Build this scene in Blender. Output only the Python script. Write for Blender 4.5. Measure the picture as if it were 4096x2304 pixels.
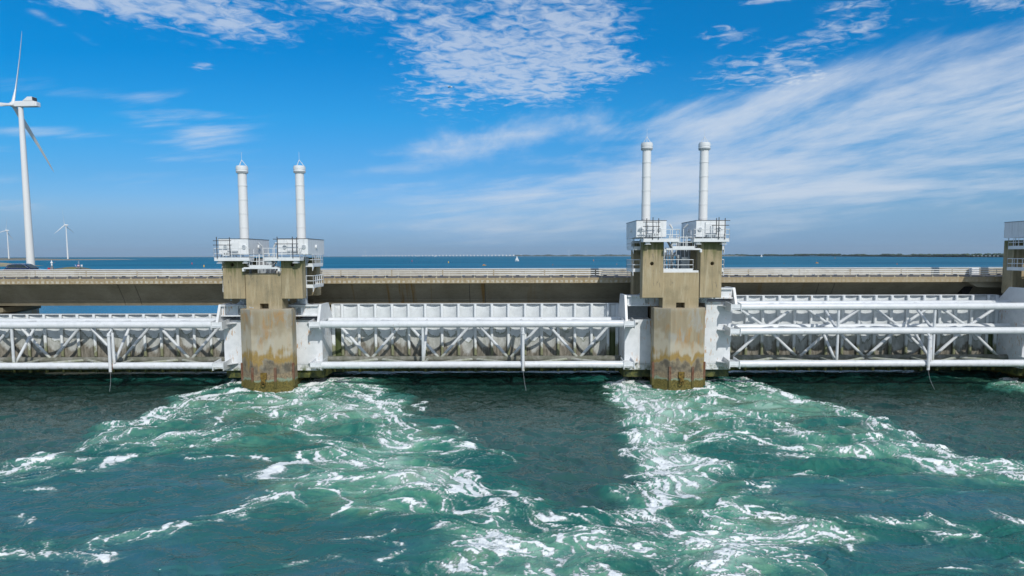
import bpy, bmesh, math, random
import numpy as np
from mathutils import Vector, Matrix
R = math.radians
random.seed(7); rng = np.random.default_rng(11)
for o in list(bpy.data.objects): bpy.data.objects.remove(o)
SC = bpy.context.scene; COL = SC.collection
# ---------------------------------------------------------------- camera, light, exposure
H = 14.5                                   # camera height over the water
TH = math.atan(2730 / 30800.0); RHO = .0025
cd = bpy.data.cameras.new('camera'); cam = bpy.data.objects.new('camera', cd); COL.objects.link(cam)
cd.sensor_width = 36; cd.lens = 2730 / 4096 * 36; cd.shift_y = 112 / 4096; cd.clip_start = .1; cd.clip_end = 90000
CR = Matrix.Rotation(math.pi / 2 - TH, 3, 'X') @ Matrix.Rotation(-RHO, 3, 'Z')
cam.matrix_world = Matrix.Translation((0, 0, H)) @ CR.to_4x4()
SC.camera = cam
SC.view_settings.view_transform = 'Standard'; SC.view_settings.look = 'None'
SC.view_settings.exposure = 0.0; SC.view_settings.gamma = 1
SUN_EL, SUN_AZ = 38.0, 160.0               # azimuth clockwise from +Y: behind the camera, to its right
sd = Vector((math.sin(R(SUN_AZ)) * math.cos(R(SUN_EL)), math.cos(R(SUN_AZ)) * math.cos(R(SUN_EL)), math.sin(R(SUN_EL))))
sl = bpy.data.lights.new('sun', 'SUN'); sl.energy = 2.95; sl.angle = R(.5); sl.color = (1, .965, .9)
so = bpy.data.objects.new('sun', sl); COL.objects.link(so); so.rotation_euler = sd.to_track_quat('Z', 'Y').to_euler()
SKY_STRENGTH = .1; TEST = 0

def G(u, v, z=0.0):                        # where the line of sight through a photo pixel meets the level z
    d = CR @ Vector(((u - 2048) / 2730, -(v - 1264) / 2730, -1)); t = (z - H) / d.z
    return d.x * t, d.y * t
def W(u, v, Y):                            # the same at distance Y: gives (x, z)
    d = CR @ Vector(((u - 2048) / 2730, -(v - 1264) / 2730, -1)); t = Y / d.y
    return d.x * t, H + d.z * t

# ---------------------------------------------------------------- node helper
class NT:
    def __init__(s, nt):
        s.nt = nt; nt.nodes.clear()
    def n(s, t, **k):
        x = s.nt.nodes.new(t)
        for a, b in k.items(): setattr(x, a, b)
        return x
    def put(s, sock, v):
        if v is None: return
        if isinstance(v, bpy.types.NodeSocket): s.nt.links.new(v, sock)
        else:
            if isinstance(v, (tuple, list)) and len(v) == 3 and sock.type == 'RGBA': v = (*v, 1)
            sock.default_value = v
    def m(s, op, a, b=None, c=None, clamp=False):
        x = s.n('ShaderNodeMath', operation=op, use_clamp=clamp)
        s.put(x.inputs[0], a); s.put(x.inputs[1], b); s.put(x.inputs[2], c)
        return x.outputs[0]
    def vm(s, op, a, b=None):
        x = s.n('ShaderNodeVectorMath', operation=op); s.put(x.inputs[0], a); s.put(x.inputs[1], b)
        return x.outputs[0]
    def sep(s, v):
        x = s.n('ShaderNodeSeparateXYZ'); s.put(x.inputs[0], v); return x.outputs
    def comb(s, a, b, c):
        x = s.n('ShaderNodeCombineXYZ'); s.put(x.inputs[0], a); s.put(x.inputs[1], b); s.put(x.inputs[2], c); return x.outputs[0]
    def noise(s, vec, scale=1, detail=4, rough=.5, dist=0, mul=None, dim='3D'):
        if mul is not None: vec = s.vm('MULTIPLY', vec, mul)
        x = s.n('ShaderNodeTexNoise', noise_dimensions=dim); s.put(x.inputs['Vector'], vec)
        x.inputs['Scale'].default_value = scale; x.inputs['Detail'].default_value = detail
        x.inputs['Roughness'].default_value = rough; x.inputs['Distortion'].default_value = dist
        return x.outputs[0]
    def mr(s, v, a, b, c=0, d=1, smooth=True):
        x = s.n('ShaderNodeMapRange', interpolation_type='SMOOTHSTEP' if smooth else 'LINEAR'); x.clamp = True
        for i, q in enumerate((v, a, b, c, d)): s.put(x.inputs[i], q)
        return x.outputs[0]
    def mix(s, f, a, b, mode='MIX'):
        x = s.n('ShaderNodeMix', data_type='RGBA', blend_type=mode)
        s.put(x.inputs[0], f); s.put(x.inputs[6], a); s.put(x.inputs[7], b); return x.outputs[2]
    def ramp(s, f, stops, interp='LINEAR'):
        x = s.n('ShaderNodeValToRGB'); s.put(x.inputs[0], f); r = x.color_ramp; r.interpolation = interp
        while len(r.elements) < len(stops): r.elements.new(.5)
        for e, (p, c) in zip(r.elements, stops): e.position = p; e.color = (*c, 1)
        return x.outputs[0]
    def bump(s, h, strength=.3, dist=.02):
        x = s.n('ShaderNodeBump'); s.put(x.inputs['Height'], h); x.inputs['Strength'].default_value = strength
        s.put(x.inputs['Distance'], dist); return x.outputs[0]
    def pos(s): return s.n('ShaderNodeNewGeometry').outputs['Position']
    def attr(s, name): return s.n('ShaderNodeAttribute', attribute_name=name)
    def out(s, col, rough=.6, metal=0, normal=None, spec=.5, ior=None, emis=None, alpha=None):
        p = s.n('ShaderNodeBsdfPrincipled'); o = s.n('ShaderNodeOutputMaterial')
        s.put(p.inputs['Base Color'], col); s.put(p.inputs['Roughness'], rough); s.put(p.inputs['Metallic'], metal)
        s.put(p.inputs['Specular IOR Level'], spec); s.put(p.inputs['Normal'], normal); s.put(p.inputs['IOR'], ior)
        s.nt.links.new(p.outputs[0], o.inputs['Surface']); return p
MATS = {}
def mat(name):
    def deco(fn):
        m = bpy.data.materials.new(name); m.use_nodes = True; fn(NT(m.node_tree)); MATS[name] = m; return fn
    return deco
def plain(name, col, rough=.5, metal=0, var=.12, scale=3, spec=.5):
    m = bpy.data.materials.new(name); m.use_nodes = True; t = NT(m.node_tree)
    n = t.noise(t.pos(), scale, 5, .6)
    c = t.mix(t.mr(n, .3, .7), tuple(x * (1 - var) for x in col), tuple(min(1, x * (1 + var)) for x in col))
    t.out(c, rough, metal, spec=spec); MATS[name] = m

# ---------------------------------------------------------------- sky
world = bpy.data.worlds.new('World'); SC.world = world; world.use_nodes = True
def build_world():
    t = NT(world.node_tree)
    sky = t.n('ShaderNodeTexSky', sky_type='NISHITA'); sky.sun_disc = False
    sky.sun_elevation = R(SUN_EL); sky.sun_rotation = R(SUN_AZ); sky.altitude = 0
    sky.air_density = 1.0; sky.dust_density = .6; sky.ozone_density = 3.0
    hs = t.n('ShaderNodeHueSaturation'); hs.inputs['Saturation'].default_value = 1.0; hs.inputs['Value'].default_value = 1.0
    t.put(hs.inputs['Color'], sky.outputs[0])
    gen = t.n('ShaderNodeTexCoord').outputs['Generated']
    d = t.vm('NORMALIZE', gen); x, y, z = t.sep(d)
    ay = t.m('MAXIMUM', t.m('ABSOLUTE', y), .08)
    u = t.m('DIVIDE', x, ay); w = t.m('DIVIDE', z, ay)             # bearing and height over the horizon
    zz = t.m('ADD', t.m('MAXIMUM', z, 0), .045)
    px = t.m('DIVIDE', x, zz); py = t.m('DIVIDE', y, zz)           # the cloud layer, a flat sheet overhead
    sheet = t.comb(px, py, 0)
    back = t.m('LESS_THAN', y, 0)
    def blob(cx, cy, rx, ry, rot=0, pw=1.0):
        a = t.m('SUBTRACT', u, cx); b = t.m('SUBTRACT', w, cy); c, s_ = math.cos(rot), math.sin(rot)
        aa = t.m('DIVIDE', t.m('ADD', t.m('MULTIPLY', a, c), t.m('MULTIPLY', b, s_)), rx)
        bb = t.m('DIVIDE', t.m('SUBTRACT', t.m('MULTIPLY', b, c), t.m('MULTIPLY', a, s_)), ry)
        q = t.m('ADD', t.m('MULTIPLY', aa, aa), t.m('MULTIPLY', bb, bb))
        return t.m('MULTIPLY', t.m('EXPONENT', t.m('MULTIPLY', q, -1)), pw)
    def add(l):
        r = l[0]
        for q in l[1:]: r = t.m('ADD', r, q)
        return r
    # small mottled cells (altocumulus): density field by bearing and height, broken up by noise on the sheet
    U = lambda v: (v - 2048) / 2730.0
    V = lambda v: (1022 - v) / 2730.0 * 1.04
    cells = add([blob(U(1930), V(150), .135, .075, -.25, .78), blob(U(1830), V(300), .085, .06, .3, .8), blob(U(2200), V(110), .09, .06, -.2, .7),
                 blob(U(350), V(25), .15, .028, -.12, 1.2), blob(U(560), V(90), .06, .022, -.2, .5), blob(U(870), V(85), .075, .04, -.5, .7), blob(U(1010), V(150), .07, .02, -.35, .55), blob(U(1330), V(30), .085, .028, -.25, .9), blob(U(1120), V(60), .12, .05, -.3, .38), blob(U(620), V(110), .1, .04, -.2, .34), blob(U(2300), V(180), .1, .09, -.2, .42),
                 blob(U(2120), V(370), .12, .03, .15, .8), blob(U(2500), V(333), .045, .010, .1, .7), blob(U(2300), V(290), .06, .02, .2, .4),
                 blob(U(2870), V(200), .035, .013, .12, 1.0), blob(U(3160), V(60), .1, .006, .17, .8), blob(U(3400), V(100), .06, .014, .15, .75), blob(U(3420), V(170), .08, .016, .12, .6), blob(U(3900), V(35), .09, .032, -.1, 1.1),
                 blob(U(3000), V(300), .13, .022, .25, .5), blob(U(3150), V(350), .11, .022, .2, .55), blob(U(790), V(300), .04, .006, -.2, .5), blob(U(850), V(320), .02, .006, .2, .6)])
    sat = lambda q, g: t.m('SUBTRACT', 1, t.m('EXPONENT', t.m('MULTIPLY', q, -g)))
    cells = sat(cells, 1.15)
    n1 = t.noise(sheet, 13, 6, .6, .6); n1b = t.noise(sheet, 2.2, 4, .6, .3)
    nn = t.m('ADD', t.m('MULTIPLY', n1, .75), t.m('MULTIPLY', n1b, .45))
    c1 = t.m('MULTIPLY', t.mr(t.m('ADD', nn, t.m('MULTIPLY', cells, .36)), .70, .98), t.mr(cells, .06, .5))
    # long veils fanning out to the right
    fan = add([blob(U(3300), V(640), .5, .055, .20, 1.6), blob(U(4000), V(430), .45, .07, .3, 1.5), blob(U(2350), V(770), .3, .03, .06, .6),
               blob(U(3850), V(240), .38, .035, .32, .75), blob(U(3400), V(430), .3, .03, .3, .6), blob(U(3300), V(820), .5, .03, .05, .8), blob(U(3700), V(765), .28, .012, .07, .8),
               blob(U(1950), V(590), .13, .03, .2, 1.1), blob(U(1600), V(630), .12, .008, .0, .6), blob(U(2650), V(500), .2, .035, .15, .7),
               blob(U(780), V(515), .08, .026, -.02, 1.3), blob(U(300), V(560), .3, .012, -.1, .5), blob(U(400), V(640), .3, .008, -.05, .45),
               blob(U(300), V(760), .5, .03, 0, .35), blob(U(50), V(830), .05, .012, 0, .8), blob(U(350), V(190), .12, .006, -.5, .45), blob(U(200), V(380), .25, .015, -.12, .35)])
    fan = sat(fan, .9)
    ca, sa = math.cos(R(97)), math.sin(R(97))
    a = t.m('ADD', t.m('MULTIPLY', px, ca), t.m('MULTIPLY', py, sa)); b = t.m('SUBTRACT', t.m('MULTIPLY', py, ca), t.m('MULTIPLY', px, sa))
    n2 = t.noise(t.comb(t.m('MULTIPLY', a, .35), t.m('MULTIPLY', b, 1.0), 3.3), 1.5, 7, .64, .2)
    n2f = t.noise(t.comb(t.m('MULTIPLY', t.m('SUBTRACT', u, t.m('MULTIPLY', w, -1.5)), 3.2), t.m('MULTIPLY', t.m('SUBTRACT', w, t.m('MULTIPLY', u, .10)), 30), 0), 1.1, 7, .6, .25)
    lf = t.m('MAXIMUM', t.m('MULTIPLY', t.mr(w, .24, .05), .9), t.mr(u, -.12, -.3)); n2 = t.m('ADD', t.m('MULTIPLY', n2, t.m('SUBTRACT', 1, lf)), t.m('MULTIPLY', n2f, lf))
    c2 = t.m('MULTIPLY', t.mr(t.m('ADD', n2, t.m('MULTIPLY', fan, .34)), .56, .92), t.mr(fan, .0, .5))
    # broken cloud over the unseen sky behind and above the camera, thickened for fill light
    n3 = t.noise(sheet, .9, 7, .6, .3)
    rest = t.m('MULTIPLY', t.mr(n3, .38, .62), t.m('MAXIMUM', back, t.m('MULTIPLY', t.mr(w, .42, .7), .8)))
    # the grey-blue bank along the horizon
    bank = t.m('MULTIPLY', t.mr(w, .105, .0), t.mr(t.noise(t.comb(u, t.m('MULTIPLY', w, 7), 0), 1.3, 4, .55), .25, .62))
    cloud = t.m('MINIMUM', t.m('ADD', t.m('ADD', t.m('MULTIPLY', c1, .62), t.m('MULTIPLY', c2, .8)), t.m('MULTIPLY', rest, .85)), .92)
    if TEST: cloud = 0.0; bank = 0.0
    # tint of the clear sky: deep towards the top, pale towards the horizon
    front = t.ramp(t.mr(w, 0, .84, smooth=False), [(.005, (.39, .71, 1.43)), (.032, (.39, .64, 1.2)), (.078, (.45, .70, 1.1)), (.145, (.27, .68, 1.06)),
                   (.235, (.10, .74, 1.14)), (.35, (.0, .70, 1.16)), (.5, (.0, .76, 1.22)), (1, (.4, .9, 1.2))])
    clear = t.mix(1, hs.outputs[0], t.mix(back, front, (.85, .95, 1.05)), 'MULTIPLY')
    col = t.mix(cloud, clear, (6.6, 7.3, 8.3))
    col = t.mix(t.m('MULTIPLY', bank, .75), col, (2.3, 4.1, 6.0))
    bg = t.n('ShaderNodeBackground'); t.put(bg.inputs[0], col); bg.inputs[1].default_value = SKY_STRENGTH
    o = t.n('ShaderNodeOutputWorld'); t.nt.links.new(bg.outputs[0], o.inputs[0])
build_world()

# ---------------------------------------------------------------- mesh helper
ORG = Vector((0, 0, 0))                      # origin of the thing being built; parts are given in world metres
class MB:
    def __init__(s): s.v = []; s.f = []; s.sm = []
    def face(s, idx, smooth=False): s.f.append(tuple(idx)); s.sm.append(smooth)
    def box(s, x0, x1, y0, y1, z0, z1):
        if x0 > x1: x0, x1 = x1, x0
        b = len(s.v)
        s.v += [(x0, y0, z0), (x1, y0, z0), (x1, y1, z0), (x0, y1, z0), (x0, y0, z1), (x1, y0, z1), (x1, y1, z1), (x0, y1, z1)]
        for q in ((0, 3, 2, 1), (4, 5, 6, 7), (0, 1, 5, 4), (1, 2, 6, 5), (2, 3, 7, 6), (3, 0, 4, 7)): s.face([b + i for i in q])
        return s
    def tube(s, p, q, r0, r1=None, n=12, caps=True, smooth=True):
        r1 = r0 if r1 is None else r1; p = Vector(p); q = Vector(q); d = (q - p).normalized()
        a = d.cross(Vector((0, 0, 1)) if abs(d.z) < .9 else Vector((1, 0, 0))).normalized(); c = d.cross(a)
        b = len(s.v)
        for P_, r in ((p, r0), (q, r1)):
            for i in range(n):
                t = 2 * math.pi * i / n; s.v.append(tuple(P_ + (a * math.cos(t) + c * math.sin(t)) * r))
        for i in range(n): j = (i + 1) % n; s.face((b + i, b + j, b + n + j, b + n + i), smooth)
        if caps: s.face([b + i for i in range(n)][::-1]); s.face([b + n + i for i in range(n)])
        return s
    def path(s, pts, r, n=8):
        for a, b in zip(pts, pts[1:]): s.tube(a, b, r, r, n)
        return s
    def prism(s, poly, axis, a, b):          # poly: 2D outline; axis 'z' -> (x,y), 'x' -> (y,z), 'y' -> (x,z)
        def P_(p, h): return {'z': (p[0], p[1], h), 'x': (h, p[0], p[1]), 'y': (p[0], h, p[1])}[axis]
        k = len(s.v); n = len(poly)
        s.v += [P_(p, a) for p in poly] + [P_(p, b) for p in poly]
        for i in range(n): j = (i + 1) % n; s.face((k + i, k + j, k + n + j, k + n + i))
        s.face([k + i for i in range(n)][::-1]); s.face([k + n + i for i in range(n)])
        return s
    def lathe(s, prof, c, n=24, smooth=True):
        b = len(s.v)
        for r, z in prof:
            for i in range(n): t = 2 * math.pi * i / n; s.v.append((c[0] + r * math.cos(t), c[1] + r * math.sin(t), c[2] + z))
        for k in range(len(prof) - 1):
            for i in range(n): j = (i + 1) % n; s.face((b + k * n + i, b + k * n + j, b + (k + 1) * n + j, b + (k + 1) * n + i), smooth)
        s.face([b + i for i in range(n)][::-1]); s.face([b + (len(prof) - 1) * n + i for i in range(n)])
        return s
    def mesh(s, name):
        me = bpy.data.meshes.new(name); me.from_pydata([(a - ORG.x, b - ORG.y, c - ORG.z) for a, b, c in s.v], [], s.f); me.polygons.foreach_set('use_smooth', s.sm)
        bm = bmesh.new(); bm.from_mesh(me); bmesh.ops.recalc_face_normals(bm, faces=bm.faces); bm.to_mesh(me); bm.free()
        if any(s.sm): me.set_sharp_from_angle(angle=R(38))
        return me
    def build(s, name, material, parent=None, bevel=0, seg=1):
        me = s.mesh(name); me.materials.append(MATS[material]); o = bpy.data.objects.new(name, me); COL.objects.link(o)
        if parent is not None: o.parent = parent
        if bevel:
            m = o.modifiers.new('bevel', 'BEVEL'); m.width = bevel; m.segments = seg; m.limit_method = 'ANGLE'; m.angle_limit = R(40)
        return o
def tag(o, label=None, cat=None, group=None, kind=None):
    for k, v in (('label', label), ('category', cat), ('group', group), ('kind', kind)):
        if v: o[k] = v
    return o
def thing(name, label, cat, loc=(0, 0, 0), rz=0, group=None):
    o = bpy.data.objects.new(name, None); COL.objects.link(o); o.location = loc; o.rotation_euler.z = rz; o.empty_display_size = .5
    ORG[:] = loc if rz == 0 else (0, 0, 0)
    return tag(o, label, cat, group)
def dup(o, parent=None, label=None):
    kids = list(o.children); c = o.copy(); COL.objects.link(c)
    if parent is not None: c.parent = parent
    for k in kids: dup(k, c)
    if label: c['label'] = label
    return c
def cut(o, cutters):                         # real openings: cut the cutters' volumes out of the mesh
    m2 = MB()
    for f in cutters: f(m2)
    me = m2.mesh('cutter'); co = bpy.data.objects.new('cutter', me); COL.objects.link(co); co.parent = o.parent
    b = o.modifiers.new('cut', 'BOOLEAN'); b.operation = 'DIFFERENCE'; b.solver = 'EXACT'; b.object = co
    dg = bpy.context.evaluated_depsgraph_get(); dg.update()
    nm = bpy.data.meshes.new_from_object(o.evaluated_get(dg)); nm.name = o.name
    o.modifiers.clear(); o.data = nm; bpy.data.objects.remove(co); bpy.data.meshes.remove(me)
    return o
def text(body, size, name, material, parent, loc, rot=(math.pi / 2, 0, 0), depth=.006):
    c = bpy.data.curves.new('t', 'FONT'); c.body = body; c.size = size; c.align_x = 'CENTER'; c.align_y = 'CENTER'; c.extrude = depth
    o = bpy.data.objects.new('t', c); COL.objects.link(o)
    dg = bpy.context.evaluated_depsgraph_get(); dg.update()
    me = bpy.data.meshes.new_from_object(o.evaluated_get(dg)); bpy.data.objects.remove(o); bpy.data.curves.remove(c)
    me.materials.clear(); me.materials.append(MATS[material]); me.name = name
    o = bpy.data.objects.new(name, me); COL.objects.link(o); o.parent = parent; o.location = loc; o.rotation_euler = rot
    return o

# ---------------------------------------------------------------- materials
plain('white_paint', (.70, .72, .73), .38, var=.05, scale=1.2)
plain('dark_metal', (.06, .06, .065), .5)
plain('grey_paint', (.36, .40, .43), .45)
plain('black_void', (.012, .012, .012), .8)
plain('lettering', (.03, .03, .04), .6)
plain('yellow_paint', (.75, .42, .03), .45); plain('red_paint', (.5, .03, .06), .45); plain('green_paint', (.05, .3, .14), .45)
plain('orange_paint', (.75, .22, .04), .45); plain('blue_paint', (.03, .12, .5), .45)
plain('chrome', (.7, .72, .74), .2, .8); plain('rubber', (.02, .02, .02), .8)
plain('gull_white', (.78, .78, .77), .7); plain('gull_grey', (.33, .35, .38), .7); plain('gull_black', (.03, .03, .035), .7)
plain('lamp_glass', (.6, .62, .62), .2); plain('turbine_white', (.72, .73, .73), .35, var=.02, scale=.02)
plain('bridge_white', (.8, .8, .8), .6); plain('stair_metal', (.2, .21, .22), .6); plain('interior', (.55, .5, .42), .7)

@mat('box_paint')
def _(t):
    p = t.pos(); st = t.noise(p, 2.0, 5, .6, mul=(2.2, 2.2, .25)); d = t.noise(p, 9, 4, .6)
    c = t.mix(t.mr(st, .45, .75), (.73, .75, .76), (.60, .62, .62)); c = t.mix(t.m('MULTIPLY', t.mr(d, .66, .74), .5), c, (.36, .30, .22))
    t.out(c, .45)
@mat('gate_paint')
def _(t):                                    # white paint with rust runs and a green hem near the water
    p = t.pos(); x, y, z = t.sep(p)
    c = t.mix(t.mr(t.noise(p, 1.1, 5, .6), .35, .7), (.74, .76, .78), (.63, .66, .68))
    streak = t.noise(p, 2.2, 5, .6, .2, mul=(3.0, 3.0, .42)); spots = t.noise(p, .75, 4, .62, mul=(1, 1, .8))
    r = t.m('MULTIPLY', t.mr(streak, .54, .63), t.mr(spots, .52, .58))
    c = t.mix(t.m('MULTIPLY', r, .85), c, t.mix(t.noise(p, 9), (.42, .17, .03), (.55, .33, .12)))
    g = t.m('MULTIPLY', t.mr(z, 2.7, 1.5), t.mr(t.noise(p, 1.6, 5, .65), .42, .6))
    c = t.mix(g, c, (.10, .13, .035))
    t.out(c, .42)
@mat('tube_paint')
def _(t):
    p = t.pos(); x, y, z = t.sep(p)
    c = t.mix(t.mr(t.noise(p, 1.4, 5, .6), .3, .75), (.72, .74, .76), (.62, .65, .67))
    sp = t.m('MULTIPLY', t.mr(t.noise(p, 3.2, 6, .7), .60, .68), .5)
    c = t.mix(sp, c, (.40, .36, .30))
    c = t.mix(t.m('MULTIPLY', t.mr(z, 2.6, 2.1), t.mr(t.noise(p, 2, 5, .7), .45, .62)), c, (.34, .35, .28))
    t.out(c, .32)
@mat('brace_paint')
def _(t):                                    # braces: white above, weathered and mossy towards the low end
    p = t.pos(); x, y, z = t.sep(p)
    c = t.mix(t.mr(t.noise(p, 1.4, 5, .6), .3, .75), (.68, .70, .72), (.52, .55, .57))
    e = t.m('ADD', z, t.m('MULTIPLY', t.noise(p, 1.3, 5, .65), 2.2))
    c = t.mix(t.m('MULTIPLY', t.mr(e, 5.0, 3.7), .8), c, t.mix(t.mr(t.noise(p, 2.6), .35, .65), (.36, .36, .32), (.20, .22, .10)))
    t.out(c, .45)
@mat('mossy_tube')
def _(t):
    p = t.pos(); n = t.noise(p, 1.5, 6, .68)
    c = t.ramp(n, [(.25, (.07, .08, .045)), (.5, (.16, .16, .13)), (.62, (.22, .215, .19)), (.72, (.30, .30, .27)), (.8, (.75, .76, .75))])
    t.out(c, .75, normal=t.bump(n, .5, .03))
@mat('skin_plate')
def _(t):                                    # curved plates: clean white on top, grey, then dark wet growth; the line sags between ribs
    p = t.pos(); x, y, z = t.sep(p)
    sagv = t.attr('sag').outputs['Fac']      # 0 at a rib, 1 in the middle of a plate
    wob = t.m('MULTIPLY', t.m('SUBTRACT', t.noise(p, .55, 6, .66, .5), .5), 3.0)
    fine = t.m('MULTIPLY', t.m('SUBTRACT', t.noise(p, 4, 5, .7), .5), .35)
    cell = t.n('ShaderNodeTexWhiteNoise', noise_dimensions='1D'); t.put(cell.inputs['W'], t.m('FLOOR', t.m('DIVIDE', t.m('ADD', x, 104.35), 1.964)))
    wob = t.m('ADD', wob, t.m('MULTIPLY', t.m('SUBTRACT', cell.outputs[0], .5), 1.1))
    lvl = t.m('ADD', t.m('ADD', z, t.m('MULTIPLY', sagv, 1.35)), t.m('ADD', wob, fine))
    white = t.mix(t.mr(t.noise(p, 1.3, 4, .6), .35, .7), (.66, .69, .70), (.57, .60, .61))
    grey = t.mix(t.mr(t.noise(p, 2.4, 5, .65, mul=(1, 1, .4)), .35, .68), (.34, .35, .32), (.50, .51, .49))
    dark = t.mix(t.mr(t.noise(p, 3, 5, .65, mul=(1.5, 1, .3)), .35, .65), (.11, .10, .075), (.25, .23, .19))
    green = (.055, .075, .02)
    c = t.mix(t.mr(lvl, 6.15, 5.9), white, grey)
    c = t.mix(t.m('MULTIPLY', t.mr(t.m('ABSOLUTE', t.m('SUBTRACT', lvl, 6.02)), .16, .0), .75), c, (.10, .12, .06))
    c = t.mix(t.mr(lvl, 4.95, 4.3), c, dark)
    c = t.mix(t.m('MULTIPLY', t.mr(sagv, .22, .0), t.mr(z, 6.6, 5.2)), c, green)
    low = t.mix(t.mr(t.noise(p, 1.7, 5, .7), .4, .65), (.025, .04, .012), (.14, .14, .03))
    c = t.mix(t.mr(z, 2.5, 2.0), c, low)
    t.out(c, .62, normal=t.bump(fine, .4, .05))
@mat('rib_paint')
def _(t):
    p = t.pos(); x, y, z = t.sep(p)
    e = t.m('ADD', z, t.m('MULTIPLY', t.m('SUBTRACT', t.noise(p, 1.6, 6, .7, mul=(1, 1, .5)), .5), 3.4))
    c = t.mix(t.mr(e, 4.3, 3.5), (.74, .77, .78), (.22, .23, .13)); c = t.mix(t.mr(z, 2.5, 2.0), c, t.mix(t.mr(t.noise(p, 3), .4, .6), (.04, .07, .015), (.20, .19, .04)))
    r = t.m('MULTIPLY', t.mr(t.noise(p, 1.2, 5, .65, mul=(1, 1, .4)), .66, .72), .8)
    c = t.mix(r, c, (.38, .2, .06)); t.out(c, .5)
@mat('tower_concrete')
def _(t):
    p = t.pos(); x, y, z = t.sep(p)
    big = t.noise(p, .5, 5, .6); st = t.noise(p, 1.7, 6, .65, .3, mul=(1.8, 1.8, .16)); f = t.noise(p, 14, 4, .7)
    c = t.mix(t.mr(big, .35, .65), (.375, .295, .17), (.275, .225, .13)); c = t.mix(t.mr(st, .52, .68), c, (.43, .365, .24)); c = t.mix(t.m('MULTIPLY', t.mr(st, .46, .34), .6), c, (.20, .175, .11))
    c = t.mix(t.m('MULTIPLY', t.mr(f, .4, .75), .3), c, (.44, .40, .31))
    topd = t.n('ShaderNodeAttribute', attribute_name='top_z', attribute_type='OBJECT').outputs['Fac']
    g = t.m('ADD', t.m('SUBTRACT', topd, z), t.m('MULTIPLY', t.m('SUBTRACT', st, .5), 5.5))
    c = t.mix(t.m('MULTIPLY', t.mr(g, 1.9, .1), .8), c, (.10, .115, .035))
    mid = t.m('MULTIPLY', t.m('MULTIPLY', t.mr(t.noise(p, 1.3, 6, .7, .6, mul=(1.6, 1, .5)), .57, .66), .6), t.mr(z, 9.8, 11.2))
    c = t.mix(mid, c, (.11, .105, .085)); c = t.mix(t.m('MULTIPLY', t.mr(z, 9.4, 8.8), .4), c, (.42, .38, .29))
    t.out(c, .85, normal=t.bump(t.m('ADD', f, st), .35, .02))
@mat('pier_concrete')
def _(t):                                    # tide marks: weed at the water, a pale rim, mud, ochre rust, then weathered concrete
    p = t.pos(); x, y, z = t.sep(p)
    wv = t.m('MULTIPLY', t.m('SUBTRACT', t.noise(p, .9, 5, .6), .5), 1.3)
    st = t.noise(p, 1.0, 6, .6, .3, mul=(1.7, 1.7, .14)); f = t.noise(p, 8, 5, .7); pat = t.noise(p, .65, 5, .6, .4, mul=(1.2, 1.2, .6))
    zz = t.m('ADD', z, wv)
    zs = t.m('ADD', z, t.m('ADD', t.m('MULTIPLY', t.m('SUBTRACT', st, .5), 2.6), t.m('MULTIPLY', t.m('SUBTRACT', t.noise(p, .38, 3, .5, .3), .5), 6.5)))
    c = t.mix(t.mr(st, .38, .62), (.275, .225, .145), (.335, .285, .19)); c = t.mix(t.m('MULTIPLY', t.mr(pat, .50, .64), .75), c, (.33, .33, .30)); c = t.mix(t.m('MULTIPLY', t.mr(t.noise(p, 1.1, 5, .65, .4, mul=(1.3, 1, .35)), .52, .64), .8), c, (.36, .215, .085))
    c = t.mix(t.m('MULTIPLY', t.mr(t.m('ABSOLUTE', t.m('SUBTRACT', zs, 4.9)), 1.5, .2), .7), c, (.47, .43, .34))
    c = t.mix(t.m('MULTIPLY', t.mr(t.m('ABSOLUTE', t.m('SUBTRACT', zs, 3.75)), .9, .2), .85), c, t.mix(t.mr(f, .4, .6), (.33, .215, .05), (.25, .165, .045)))
    c = t.mix(t.m('MULTIPLY', t.mr(zs, 3.5, 2.6), .85), c, t.mix(t.mr(t.noise(p, 1.3, 5, .62), .38, .62), (.065, .058, .046), (.21, .175, .12)))
    c = t.mix(t.m('MULTIPLY', t.mr(zz, 2.1, 1.75), .85), c, t.mix(t.mr(f, .42, .6), (.31, .235, .14), (.15, .12, .08)))
    c = t.mix(t.m('MULTIPLY', t.mr(zz, 1.36, 1.24), .8), c, (.22, .30, .22))
    c = t.mix(t.mr(zz, 1.20, 1.02), c, t.mix(t.mr(f, .35, .65), (.055, .05, .008), (.19, .15, .035)))
    c = t.mix(t.m('MULTIPLY', t.mr(z, 8.3, 8.8), .45), c, (.38, .345, .27))
    t.out(c, .8, normal=t.bump(t.m('ADD', f, st), .5, .03))
@mat('fender_iron')
def _(t):
    p = t.pos(); x, y, z = t.sep(p); n = t.noise(p, 4, 5, .65, mul=(1, 1, .5))
    c = t.mix(t.mr(n, .4, .6), (.13, .05, .025), (.17, .10, .065)); c = t.mix(t.mr(t.m('ADD', z, t.m('MULTIPLY', t.m('SUBTRACT', n, .5), 1.2)), 1.3, 1.0), c, (.10, .085, .02)); t.out(c, .85)
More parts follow.
